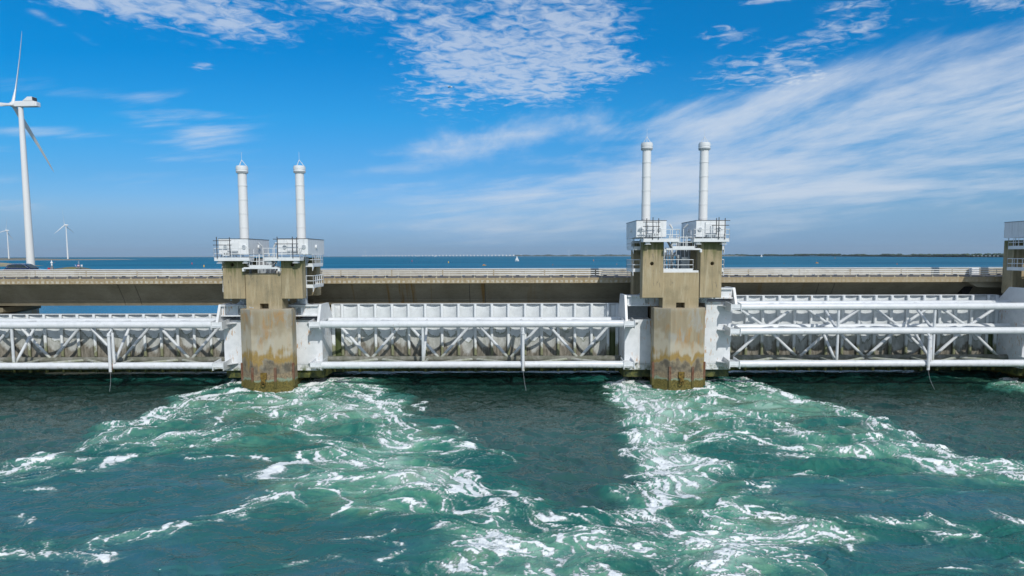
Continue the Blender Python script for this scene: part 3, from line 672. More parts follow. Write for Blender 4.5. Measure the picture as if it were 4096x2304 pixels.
# ---------------------------------------------------------------- car
def car():
    cx, cy, z0 = -63.75, 90.0, 11.87
    t = thing('car', 'dark blue estate-style SUV with chrome window line, driving right behind the barrier', 'car', (cx, cy, z0))
    L = 2.47
    # body side profile: x (front to the right), z
    prof = [(-L, .45), (-L + .02, .95), (-L + .12, 1.12), (-1.9, 1.17), (-.2, 1.13), (.75, 1.08), (1.5, 1.02), (2.2, .9), (L - .03, .72), (L, .42), (L - .1, .3), (-L + .1, .3)]
    ys = [(-.96, .94), (-.9, 1.0), (.9, 1.0), (.96, .94)]
    m = MB(); n = len(prof)
    for y, s in ys:
        for x, z in prof: m.v.append((cx + x * (1 if abs(y) < .93 else .985), cy + y, z0 + .3 + (z - .3) * s))
    for k in range(3):
        for i in range(n): j = (i + 1) % n; m.face((k * n + i, k * n + j, (k + 1) * n + j, (k + 1) * n + i), True)
    m.face(range(n)); m.face([3 * n + i for i in range(n)])
    body = m.build('body', 'car_paint', t, .03, 2)
    # cabin
    low = [(-2.28, 1.10), (.98, 1.08)]; top = [(-2.0, 1.58), (-1.3, 1.69), (-.3, 1.70), (.15, 1.64)]
    m = MB(); ring = [(-2.3, 1.1), (-2.06, 1.56), (-1.5, 1.675), (-.5, 1.70), (.1, 1.64), (1.02, 1.08)]
    n = len(ring)
    for y, f in ((-.9, 0), (-.72, 1), (.72, 1), (.9, 0)):
        for x, z in ring:
            up = (z - 1.08) / .62; yy = math.copysign(.9 - .2 * up, y) if f == 0 else math.copysign(.62 - .0 * up, y)
            m.v.append((cx + x * (1 if f == 0 else .99), cy + yy, z0 + z + (0 if f == 0 else .025 * up)))
    for k in range(3):
        for i in range(n): j = (i + 1) % n; m.face((k * n + i, k * n + j, (k + 1) * n + j, (k + 1) * n + i), True)
    m.face(range(n)); m.face([3 * n + i for i in range(n)])
    m.build('roof', 'car_paint', t, .015)
    def side(poly, off, name, material, s):
        m = MB()
        pts = [(cx + x, cy + s * (.9 - .2 * (z - 1.08) / .62 + off), z0 + z) for x, z in poly]
        pts2 = [(a, b - s * .02, c) for a, b, c in pts]; m.v += pts + pts2; n = len(poly)
        m.face(range(n)); m.face([n + i for i in range(n)][::-1])
        for i in range(n): j = (i + 1) % n; m.face((i, j, n + j, n + i))
        return m.build(name, material, t)
    for s in (-1, 1):
        side([(-2.0, 1.27), (-1.9, 1.45), (-1.55, 1.57), (-1.0, 1.6), (-1.0, 1.22), (-1.9, 1.22)], .008, 'window', 'car_glass', s)
        side([(-.94, 1.22), (-.94, 1.6), (-.1, 1.585), (-.1, 1.2)], .008, 'window', 'car_glass', s)
        side([(-.04, 1.2), (-.04, 1.58), (.08, 1.55), (.58, 1.25), (.6, 1.19)], .008, 'window', 'car_glass', s)
        pts = [(-2.1, 1.18), (-1.97, 1.47), (-1.57, 1.63), (-.95, 1.66), (-.1, 1.645), (.10, 1.58), (.66, 1.22), (.72, 1.17), (-1.9, 1.19), (-2.1, 1.18)]
        m = MB(); m.path([(cx + x, cy + s * (.915 - .2 * (z - 1.08) / .62), z0 + z) for x, z in pts], .018, 5); m.build('window_trim', 'chrome', t)
        m = MB(); m.path([(cx + x, cy + s * .66, z0 + z) for x, z in ((-1.95, 1.64), (-1.7, 1.73), (-.3, 1.755), (.05, 1.68))], .018, 6); m.build('roof_rail', 'chrome', t)
        MB().box(cx + .62, cx + .82, cy + s * .93, cy + s * 1.08, z0 + 1.08, z0 + 1.22).build('mirror', 'car_paint', t, .03)
        MB().box(cx - 2.47, cx - 2.33, cy + s * .6, cy + s * .93, z0 + .82, z0 + 1.02).build('tail_light', 'red_paint', t, .02)
        MB().box(cx + 2.1, cx + 2.42, cy + s * .62, cy + s * .9, z0 + .68, z0 + .80).build('headlight', 'lamp_glass', t, .02)
    m = MB(); m.v += [(cx + .2, cy - .62, z0 + 1.625), (cx + .2, cy + .62, z0 + 1.625), (cx + 1.0, cy + .78, z0 + 1.125), (cx + 1.0, cy - .78, z0 + 1.125)]
    m.v += [(a, b, c + .02) for a, b, c in m.v]; m.face((0, 1, 2, 3)); m.face((7, 6, 5, 4))
    for i in range(4): m.face((i, (i + 1) % 4, 4 + (i + 1) % 4, 4 + i))
    m.build('windscreen', 'car_glass', t)
    for x in (-1.5, 1.5):
        for s in (-1, 1):
            w = MB().tube((cx + x, cy + s * .99, z0 + .36), (cx + x, cy + s * .74, z0 + .36), .36, n=24).build('wheel', 'rubber', t, .02)
            MB().tube((cx + x, cy + s * 1.0, z0 + .36), (cx + x, cy + s * .985, z0 + .36), .24, n=20).build('rim', 'chrome', w)
car()

# ================================================================ water
def fft_noise(nx, ny, beta, lo=2, seed=0, ax=1.0, ay=1.0):
    r = np.random.default_rng(seed); f = np.fft.rfft2(r.standard_normal((ny, nx)))
    ky = np.fft.fftfreq(ny)[:, None] * ny * ay; kx = np.fft.rfftfreq(nx)[None, :] * nx * ax
    k = np.sqrt(kx * kx + ky * ky); k[0, 0] = 1; a = k ** (-beta); a[k < lo] = 0
    n = np.fft.irfft2(f * a, s=(ny, nx)); return ((n - n.mean()) / n.std()).astype(np.float32)
def smooth(a, b, x):
    t = np.clip((x - a) / (b - a), 0, 1); return t * t * (3 - 2 * t)
GX0, GX1, GY0, GY1, CELL = -84.0, 84.0, 20.0, 84.0, .075
NX, NY = int((GX1 - GX0) / CELL), int((GY1 - GY0) / CELL)
gx = (GX0 + (np.arange(NX) + .5) * CELL).astype(np.float32); gy = (GY0 + (np.arange(NY) + .5) * CELL).astype(np.float32)
XX, YY = np.meshgrid(gx, gy)
def bil(a, fx, fy):
    fx = np.clip(fx, 0, a.shape[1] - 1.001); fy = np.clip(fy, 0, a.shape[0] - 1.001)
    x = fx.astype(np.int32); y = fy.astype(np.int32); u = fx - x; v = fy - y
    return (a[y, x] * (1 - u) + a[y, x + 1] * u) * (1 - v) + (a[y + 1, x] * (1 - u) + a[y + 1, x + 1] * u) * v
L = lambda x, y: G(x * .795, 1480 + y * .795); Q = lambda x, y: G(2048 + x * .795, 1480 + y * .795)
S = []                                       # foam streaks on the water: (points, width m, strength)
def st(fn, pts, w, g): S.append(([fn(*p) for p in pts], w, g))
st(L, [(1225, 70), (1150, 62), (1060, 88), (950, 140), (860, 190), (740, 232), (600, 292), (480, 350), (350, 402), (200, 452), (60, 500), (-200, 560)], .8, .95)
st(L, [(1215, 95), (1060, 135), (960, 172), (880, 215), (780, 262)], .5, .6); st(L, [(1040, 205), (930, 235), (850, 245)], .35, .7)
st(L, [(1190, 300), (1080, 295), (980, 310), (860, 325), (760, 345), (690, 375), (610, 392)], .45, 1.15)
st(L, [(760, 290), (690, 310), (640, 325)], .35, .7)
st(L, [(1130, 345), (1000, 360), (880, 395), (760, 425), (640, 440), (520, 490), (420, 500), (300, 520)], .4, .6)
st(L, [(330, 515), (250, 540), (130, 575), (0, 592), (-150, 600)], .35, .65); st(L, [(400, 488), (300, 505), (200, 548), (60, 545), (-100, 555)], .35, .55)
st(L, [(110, 628), (180, 632), (245, 618), (240, 590), (190, 592)], .3, .7)
st(L, [(1040, 800), (960, 812), (860, 838), (760, 835), (640, 852), (540, 882), (450, 892), (380, 872), (320, 868), (240, 895), (150, 920), (60, 938), (-200, 950)], .42, 1.0)
st(L, [(920, 745), (1060, 735), (1180, 690), (1250, 662), (1350, 635), (1450, 605), (1560, 588), (1660, 545), (1780, 520)], .45, .8)
st(L, [(1230, 200), (1330, 190), (1420, 170), (1500, 120)], .5, .8); st(L, [(1250, 182), (1180, 200), (1090, 235), (1050, 290)], .45, .65)
st(L, [(1330, 100), (1360, 140), (1340, 180)], .4, .5); st(L, [(1300, 230), (1370, 205), (1440, 240), (1500, 330), (1560, 360), (1640, 380), (1750, 368), (1880, 382)], .45, .75)
st(L, [(1495, 105), (1560, 75), (1640, 58), (1720, 50), (1800, 85), (1860, 130), (1930, 185), (1965, 240), (1950, 300)], .85, .95)
st(L, [(1500, 125), (1600, 168), (1750, 182), (1880, 200), (1950, 190)], .6, .7); st(L, [(1700, 110), (1790, 120), (1850, 118)], .5, .7)
st(L, [(1940, 350), (2000, 365), (2080, 362), (2180, 385), (2240, 400)], .7, 1.1); st(L, [(1960, 245), (2040, 300), (2100, 350)], .5, .6)
st(L, [(1500, 410), (1600, 402), (1680, 430), (1800, 460), (1950, 465), (2060, 490)], .45, .8); st(L, [(1500, 405), (1540, 440), (1600, 455), (1700, 452)], .4, .6)
st(L, [(1790, 532), (1900, 512), (2000, 500), (2120, 518), (2200, 555), (2250, 580), (2150, 592), (2080, 590), (2040, 560)], .6, 1.15)
st(L, [(1960, 500), (2060, 560), (2150, 585), (2300, 560)], .5, .9); st(L, [(1300, 500), (1260, 462), (1180, 460), (1090, 440), (1060, 392)], .35, .6)
st(L, [(1310, 500), (1290, 540), (1400, 562), (1560, 550), (1600, 520)], .35, .7); st(L, [(1340, 520), (1350, 470), (1420, 448), (1500, 428)], .3, .6)
st(L, [(1130, 575), (1150, 545), (1200, 520)], .28, .6); st(L, [(1640, 690), (1760, 708), (1860, 695), (2000, 690), (2150, 684), (2300, 692), (2450, 700)], .35, .75)
st(L, [(1600, 640), (1700, 630), (1760, 590), (1850, 585)], .3, .55); st(L, [(1760, 805), (1850, 812), (1900, 800)], .25, .7); st(L, [(1885, 810), (1895, 870), (1910, 945)], .22, .55)
st(L, [(1960, 130), (2060, 160), (2115, 182)], .3, .75); st(L, [(2000, 240), (2110, 285)], .25, .4); st(L, [(2180, 280), (2260, 305), (2360, 345)], .3, .6); st(L, [(2390, 400), (2470, 410), (2560, 440)], .25, .5)
st(L, [(2110, 490), (2250, 530), (2400, 590), (2576, 640)], .45, .6); st(L, [(2140, 640), (2300, 680), (2420, 740), (2530, 830)], .4, .7)
st(L, [(2210, 890), (2270, 825), (2400, 790), (2480, 840), (2530, 900)], .45, 1.0); st(L, [(2200, 905), (2300, 950), (2430, 990), (2576, 1000)], .4, .9); st(L, [(2280, 840), (2400, 880), (2576, 890)], .3, .8)
st(L, [(60, 770), (160, 780), (100, 740)], .25, .5); st(L, [(400, 960), (480, 990), (420, 1005), (300, 1000)], .25, .5); st(L, [(1200, 1000), (1500, 985), (1800, 985)], .25, .35)
st(Q, [(700, 62), (620, 48), (540, 58), (540, 105), (585, 160), (635, 230), (675, 300), (680, 365), (635, 425), (640, 485), (690, 535), (770, 560), (705, 590), (655, 640), (640, 700)], 1.0, 1.15)
st(Q, [(640, 90), (700, 160), (760, 230), (760, 300), (720, 360)], .8, .65); st(Q, [(780, 470), (830, 482), (875, 470)], .7, 1.3)
st(Q, [(690, 470), (740, 410), (850, 380), (950, 358), (1050, 320), (1115, 288)], .5, .95); st(Q, [(770, 545), (850, 530), (935, 500), (935, 460), (880, 440), (800, 455)], .45, .95)
st(Q, [(800, 570), (880, 540), (985, 508)], .3, .7); st(Q, [(795, 570), (815, 608), (865, 622)], .25, .6); st(Q, [(700, 680), (780, 655), (860, 640)], .25, .5)
st(Q, [(965, 85), (1050, 42), (1150, 50), (1250, 88), (1400, 138), (1550, 172), (1700, 210), (1800, 250), (1880, 310), (2000, 372), (2100, 408), (2250, 440), (2370, 468), (2576, 490), (2750, 520)], .8, 1.0)
st(Q, [(960, 170), (1080, 200), (1200, 238), (1300, 268), (1400, 308), (1540, 345)], .5, .7); st(Q, [(960, 110), (1050, 140), (1200, 150)], .5, .6); st(Q, [(900, 130), (850, 200), (900, 260), (880, 300)], .5, .6)
st(Q, [(1000, 320), (1120, 330), (1240, 380), (1350, 385), (1500, 400), (1640, 420), (1700, 402)], .4, .8); st(Q, [(1000, 210), (1070, 250), (1110, 290)], .4, .7)
st(Q, [(1680, 260), (1780, 330), (1860, 380), (1900, 430), (2000, 462), (2200, 452), (2370, 470)], .6, .75); st(Q, [(1500, 215), (1620, 235), (1750, 240)], .5, .6)
st(Q, [(1340, 430), (1440, 425), (1550, 446)], .28, .8); st(Q, [(1060, 552), (1160, 545), (1250, 590), (1220, 622)], .3, .7); st(Q, [(1440, 552), (1490, 545), (1500, 520)], .22, .7); st(Q, [(1500, 560), (1640, 580)], .2, .6)
st(Q, [(1690, 590), (1820, 600), (2000, 612), (2250, 604)], .25, .45); st(Q, [(980, 640), (1100, 632), (1230, 630)], .3, .5); st(Q, [(2180, 520), (2250, 515), (2350, 555), (2480, 575)], .28, .5)
st(Q, [(1690, 690), (1800, 722), (1900, 762), (2050, 812), (2150, 850), (2280, 866)], .4, 1.05); st(Q, [(1950, 722), (2050, 760), (2200, 802)], .28, .7); st(Q, [(1240, 690), (1400, 705), (1540, 720), (1680, 745)], .25, .45)
st(Q, [(520, 725), (620, 762), (740, 802), (830, 852), (950, 885), (1060, 925)], .5, 1.0)
st(Q, [(960, 850), (1100, 840), (1200, 828), (1330, 852), (1420, 842), (1480, 812), (1440, 755), (1340, 738), (1230, 735), (1130, 700), (1000, 722), (980, 760)], .5, 1.1)
st(Q, [(1440, 750), (1520, 760), (1570, 800), (1580, 862)], .3, .7); st(Q, [(880, 1036), (980, 992), (1060, 960), (1140, 970), (1180, 920)], .5, 1.25)
st(Q, [(170, 822), (240, 790), (300, 850), (400, 872), (500, 882), (630, 892)], .42, 1.15); st(Q, [(0, 980), (150, 985), (300, 1000), (260, 1036)], .4, 1.1); st(Q, [(40, 930), (150, 880), (290, 850)], .35, .8)
st(Q, [(90, 690), (200, 702), (300, 760), (400, 792)], .3, .6); st(Q, [(240, 628), (380, 682), (520, 730)], .3, .6); st(Q, [(0, 640), (60, 660), (120, 770), (90, 820)], .28, .5)
st(Q, [(1000, 890), (1150, 900), (1300, 920), (1420, 940)], .35, .6); st(Q, [(1200, 1000), (1350, 980), (1500, 1010)], .3, .6)
st(Q, [(2420, 690), (2480, 750), (2576, 790)], .3, .8); st(Q, [(2470, 512), (2540, 560), (2640, 590)], .5, .9); st(Q, [(2110, 950), (2250, 980), (2400, 1022)], .25, .6); st(Q, [(2500, 990), (2600, 1010)], .3, .8)
st(Q, [(2440, 32), (2530, 55), (2620, 75), (2700, 120)], .6, 1.1); st(L, [(470, 125), (380, 165), (280, 210), (200, 225)], .2, .35); st(Q, [(2210, 115), (2330, 140)], .15, .35)
for c_ in (-26.6, 18.12, 61.7): S.append(([(c_ - 3.3, 76.5), (c_ - 3.05, 73.4), (c_ - 1.35, 72.0), (c_ + 1.35, 72.0), (c_ + 3.05, 73.4), (c_ + 3.3, 76.5)], .28, .95))
halo = np.zeros((NY, NX), np.float32)
foamS = np.zeros((NY, NX), np.float32); TX = np.zeros_like(foamS); TY = np.zeros_like(foamS)
for pts, w, g in S:
    for (ax, ay), (bx, by) in zip(pts, pts[1:]):
        rad = w * 6 + 2.0
        i0, i1 = int((min(ax, bx) - rad - GX0) / CELL), int((max(ax, bx) + rad - GX0) / CELL); j0, j1 = int((min(ay, by) - rad - GY0) / CELL), int((max(ay, by) + rad - GY0) / CELL)
        i0, j0, i1, j1 = max(i0, 0), max(j0, 0), min(i1, NX), min(j1, NY)
        if i1 <= i0 or j1 <= j0: continue
        x, y = XX[j0:j1, i0:i1], YY[j0:j1, i0:i1]; dx, dy = bx - ax, by - ay; l2 = dx * dx + dy * dy + 1e-6
        t = np.clip(((x - ax) * dx + (y - ay) * dy) / l2, 0, 1); d2 = (x - ax - t * dx) ** 2 + (y - ay - t * dy) ** 2
        v = g * np.exp(-d2 / (w * w * 1.5)); sl_ = foamS[j0:j1, i0:i1]; np.maximum(sl_, v, out=sl_)
        v3 = min(g, 1) * np.exp(-np.sqrt(d2) / (w * 1.9 + .35)); sh = halo[j0:j1, i0:i1]; np.maximum(sh, v3, out=sh)
        v2 = np.exp(-d2 / (w * w * 8)); ln = math.sqrt(l2); TX[j0:j1, i0:i1] += v2 * dx / ln; TY[j0:j1, i0:i1] += v2 * dy / ln
A = []                                       # patches of churned, air-filled green water: centre, radii, strength (foam, aeration)
def ae(fn, x, y, rx, ry, a, f=0.0):
    cx, cy = fn(x, y); ex = abs(fn(x + rx, y)[0] - cx); ey = abs(fn(x, y + ry)[1] - fn(x, y - ry)[1]) / 2; A.append((cx, cy, ex, ey, a, f))
for q in [(1750, 215, 260, 70, 1.0, .25), (1650, 90, 260, 60, .7, .35), (1400, 150, 160, 80, .5, .3), (2000, 375, 230, 70, .8, .2), (1780, 480, 350, 70, .55, .15), (2060, 560, 260, 55, .9, .3), (1350, 330, 170, 120, .28, .1),
          (1800, 620, 400, 60, .5, .05), (1050, 180, 220, 60, .45, .25), (850, 350, 300, 50, .4, .12), (600, 460, 300, 40, .25, .12), (2400, 880, 220, 110, .6, .3), (1900, 700, 400, 50, .35, .05), (1500, 560, 250, 60, .35, .15), (700, 850, 450, 50, .2, 0)]: ae(L, *q)
for q in [(660, 150, 150, 110, .75, .4), (820, 170, 200, 90, .8, .2), (1350, 190, 300, 60, .8, .2), (1150, 120, 200, 60, .6, .3), (740, 330, 120, 110, .6, .25), (830, 470, 160, 60, .9, .35), (900, 580, 140, 50, .7, 0), (1900, 400, 250, 60, .4, .25), (1250, 790, 330, 70, .85, .2), (1000, 900, 220, 60, .9, .3),
          (300, 920, 420, 120, .6, .4), (1150, 980, 300, 70, .6, .35), (2380, 515, 180, 50, .55, .05), (2000, 540, 400, 70, .3, .05), (1500, 320, 350, 60, .35, .15), (1300, 640, 500, 60, .25, .05), (2000, 950, 400, 80, .15, .12), (2550, 70, 150, 50, .7, .5)]: ae(Q, *q)
aer = np.zeros_like(foamS); fd = np.zeros_like(foamS)
for cx, cy, ex, ey, a, f in A:
    g = np.exp(-(((XX - cx) / ex) ** 2 + ((YY - cy) / ey) ** 2)); aer += a * g; fd += f * g
# smooth tongues of water running out from under each gate
def poly_mask(pts, soft):
    ins = np.zeros(XX.shape, bool); n = len(pts); dm = np.full(XX.shape, 1e9, np.float32)
    for i in range(n):
        (x0, y0), (x1, y1) = pts[i], pts[(i + 1) % n]
        if y0 != y1: c = ((y0 > YY) != (y1 > YY)) & (XX < (x1 - x0) * (YY - y0) / (y1 - y0) + x0); ins ^= c
        dx, dy = x1 - x0, y1 - y0; l2 = dx * dx + dy * dy + 1e-9; t = np.clip(((XX - x0) * dx + (YY - y0) * dy) / l2, 0, 1)
        dm = np.minimum(dm, (XX - x0 - t * dx) ** 2 + (YY - y0 - t * dy) ** 2)
    d = np.sqrt(dm) * np.where(ins, 1, -1); return smooth(-soft, soft, d)
n1 = fft_noise(NX, NY, 2.2, 5, 3); n2_ = fft_noise(NX, NY, 2.4, 18, 4)
XO, YO = XX, YY; XX = XX + .9 * n1 + .55 * n2_; YY = YY + .7 * fft_noise(NX, NY, 1.7, 14, 14)
smo = np.maximum.reduce([
    poly_mask([L(-300, 20), L(1180, 45), L(1000, 100), L(820, 195), L(600, 275), L(350, 385), L(0, 485), L(-300, 560)], .9),
    poly_mask([L(1900, 30), L(1960, 110), L(2120, 200), L(2300, 300), L(2480, 420), L(2576, 520), Q(200, 640), Q(500, 700), Q(620, 720), Q(640, 560), Q(590, 440), Q(640, 330), Q(600, 230), Q(540, 150), Q(515, 50), Q(0, 10)], 1.0),
    poly_mask([Q(1150, 20), Q(1400, 110), Q(1800, 220), Q(1950, 310), Q(2200, 410), Q(2576, 460), Q(2900, 520), Q(2900, 120), Q(2500, 90), Q(2420, 20)], .9)]).astype(np.float32)
XX, YY = XO, YO
calm = np.clip(sum(np.exp(-(((XX - c[0]) / rx) ** 2 + ((YY - c[1]) / ry) ** 2) ** 2) for c, rx, ry in
       [(L(520, 620), 12, 6.5), (L(950, 540), 6, 4.5), (L(1450, 870), 7.5, 3.6), (L(120, 730), 8, 4), (L(900, 980), 9, 2.5), (Q(2000, 640), 11, 3.5), (Q(1750, 960), 7, 2.5)]), 0, 1).astype(np.float32)
# flow field: along the streaks, stirred by eddies
e2y, e2x = np.gradient(n1); f2y, f2x = np.gradient(n2_)
cx_ = e2y / e2y.std() + .8 * f2y / f2y.std(); cy_ = -(e2x / e2x.std() + .8 * f2x / f2x.std())
tl = np.sqrt(TX ** 2 + TY ** 2) + 1e-4; kf = np.minimum(tl * 1.5, 1.6)
VX = cx_ * .65 + TX / tl * kf * 1.6 + .55 * np.sign(XX - 0) * 0 + smo * .2; VY = cy_ * .65 + TY / tl * kf * 1.6 - smo * 1.5
VX = VX + .9 * (1 - np.minimum(tl, 1)) * .6
vn = np.sqrt(VX ** 2 + VY ** 2) + 1e-4; VX /= vn; VY /= vn
def lic(n, steps, h):
    acc = n.copy(); I, J = np.meshgrid(np.arange(NX, dtype=np.float32), np.arange(NY, dtype=np.float32))
    for sgn in (1, -1):
        fx, fy = I.copy(), J.copy()
        for k in range(steps):
            x = np.clip(fx, 0, NX - 1).astype(np.int32); y = np.clip(fy, 0, NY - 1).astype(np.int32)
            fx += sgn * h * VX[y, x]; fy += sgn * h * VY[y, x]
            acc += n[np.clip(fy, 0, NY - 1).astype(np.int32), np.clip(fx, 0, NX - 1).astype(np.int32)]
    return (acc - acc.mean()) / acc.std()
fine = lic(fft_noise(NX, NY, .35, 60, 5), 9, 1.3)
def advect(n, steps, h):                     # carry a pattern with the current: folds it into filaments
    I, J = np.meshgrid(np.arange(NX, dtype=np.float32), np.arange(NY, dtype=np.float32))
    for k in range(steps):
        x = np.clip(I, 0, NX - 1).astype(np.int32); y = np.clip(J, 0, NY - 1).astype(np.int32)
        I -= h * UX[y, x]; J -= h * UY[y, x]
    return bil(n, I, J)
a3 = fft_noise(NX, NY, 3.4, 9, 41); g3y, g3x = np.gradient(a3); a4 = fft_noise(NX, NY, 3.2, 26, 42); g4y, g4x = np.gradient(a4)
UX = g3y / g3y.std() + .55 * g4y / g4y.std() + TX / tl * kf * 1.1 + .5; UY = -(g3x / g3x.std() + .55 * g4x / g4x.std()) + TY / tl * kf * 1.1
foamS = advect(foamS, 8, 1.0); halo = advect(halo, 8, 1.0)
fil = advect(fft_noise(NX, NY, 2.6, 22, 43), 50, 1.0); fil2 = advect(fft_noise(NX, NY, 2.6, 42, 44), 32, .9)
fil = (fil - fil.mean()) / fil.std(); fil2 = (fil2 - fil2.mean()) / fil2.std()
ridge = np.exp(-(np.abs(fil) / .20) ** 1.3); ridge2 = np.exp(-(np.abs(fil2) / .24) ** 1.3)
turb = (1 - smo) * (1 - .8 * calm)
patch = np.clip(.5 + .45 * fft_noise(NX, NY, 1.9, 7, 12), 0, 1.3)
dens = np.clip(.62 * halo + 1.0 * fd + .20 * turb * patch, 0, 1.15) * (1 - .85 * smo * (halo < .45))
thr = np.clip(fine, -1.2, 1.6)
F = foamS * (.20 + .34 * thr + .62 * ridge + .50 * ridge2 + .16 * np.clip(fil, -1, 1.5)) + smooth(.06, .5, dens) * (.80 * ridge + .66 * smooth(.12, .6, dens) * ridge2 + .08 * fine) + smooth(.55, 1.1, dens) * .35 * np.clip(fil2, -1, 1.5)
F = F * (1 - .75 * smo * (foamS < .3)); F = np.clip(F, 0, 1.4).astype(np.float32)
F = np.maximum(F, smooth(1.0, 1.6, foamS * (1 + .15 * fine)) * .8)
aerF = np.clip(aer * (1 + .25 * np.clip(fil, -1.5, 1.5)) + .35 * foamS + .22 * halo * turb + .12 * turb * np.clip(n1, -1, 1), 0, 1.3).astype(np.float32)
lace = dens.astype(np.float32)
ridges = lic(fft_noise(NX, NY, 2.0, 50, 51), 50, 2.0); ridges = ridges / ridges.std(); boil = advect(fft_noise(NX, NY, 2.6, 12, 52), 40, 1.0); boil /= boil.std()
swell = fft_noise(NX, NY, 2.5, 16, 21); rip = lic(fft_noise(NX, NY, .9, 40, 22), 8, 1.3)
hgt = (.075 * swell * (.35 + turb) * (1 - .5 * calm) + .016 * rip * (1 - .6 * calm) * (1 + .2 * smo) + .05 * np.clip(F, 0, 1) * (.6 + .4 * fine) + .055 * n2_ * turb + .035 * np.clip(fil, -1.5, 1.5) * turb * (1 - .7 * calm)).astype(np.float32)
hgt += (.05 * ridges * smo + .05 * boil * (.25 + smo + .6 * calm)).astype(np.float32)
hgt += (-.25 * smo + .10 * np.clip(foamS, 0, 1)).astype(np.float32)
# mesh rows follow the view: dense near, coarse far away and outside
vs = np.concatenate([np.linspace(1486, 2330, 430)]); Ys = np.array([G(2048, v)[1] for v in vs])[::-1]
Yrows = np.concatenate([[-60, -30, -10, 5, 12, 18, 22, 25, 27, 28.3], Ys, [86, 90, 96]])
half = np.array([(y * .80 + 3) if y > 20 else 24 for y in Yrows]); us = np.linspace(-1.06, 1.06, 1300)
ext = np.array([1.2, 1.5, 2.2, 4, 9, 25]); us = np.concatenate([-ext[::-1], us, ext])
PX = half[:, None] * us[None, :]; PY = np.repeat(Yrows[:, None], len(us), 1)
fx = (PX - GX0) / CELL - .5; fy = (PY - GY0) / CELL - .5
inside = (smooth(0, 6, PX - GX0) * smooth(0, 6, GX1 - PX) * smooth(0, 3, PY - GY0) * smooth(0, 2, GY1 - PY)).astype(np.float32)
def samp(a): return bil(a, fx, fy) * inside
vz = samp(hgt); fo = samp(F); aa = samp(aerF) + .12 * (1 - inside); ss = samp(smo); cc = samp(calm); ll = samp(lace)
def grid_mesh(name, PX, PY, PZ, flip=False):
    ny, nx = PX.shape; me = bpy.data.meshes.new(name); me.vertices.add(nx * ny)
    me.vertices.foreach_set('co', np.stack([PX, PY, PZ], -1).astype(np.float32).ravel())
    i = np.arange((ny - 1) * (nx - 1)); r, c = i // (nx - 1), i % (nx - 1); a = r * nx + c
    q = np.stack([a, a + 1, a + nx + 1, a + nx], -1).astype(np.int32); k = len(q)
    me.loops.add(k * 4); me.loops.foreach_set('vertex_index', q.ravel()); me.polygons.add(k)
    me.polygons.foreach_set('loop_start', (np.arange(k) * 4).astype(np.int32)); me.polygons.foreach_set('use_smooth', np.ones(k, bool))
    me.update(calc_edges=True); me.validate(); return me
me = grid_mesh('water', PX, PY, vz)
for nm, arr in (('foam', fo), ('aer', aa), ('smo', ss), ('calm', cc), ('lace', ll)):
    at = me.attributes.new(nm, 'FLOAT', 'POINT'); at.data.foreach_set('value', arr.astype(np.float32).ravel())
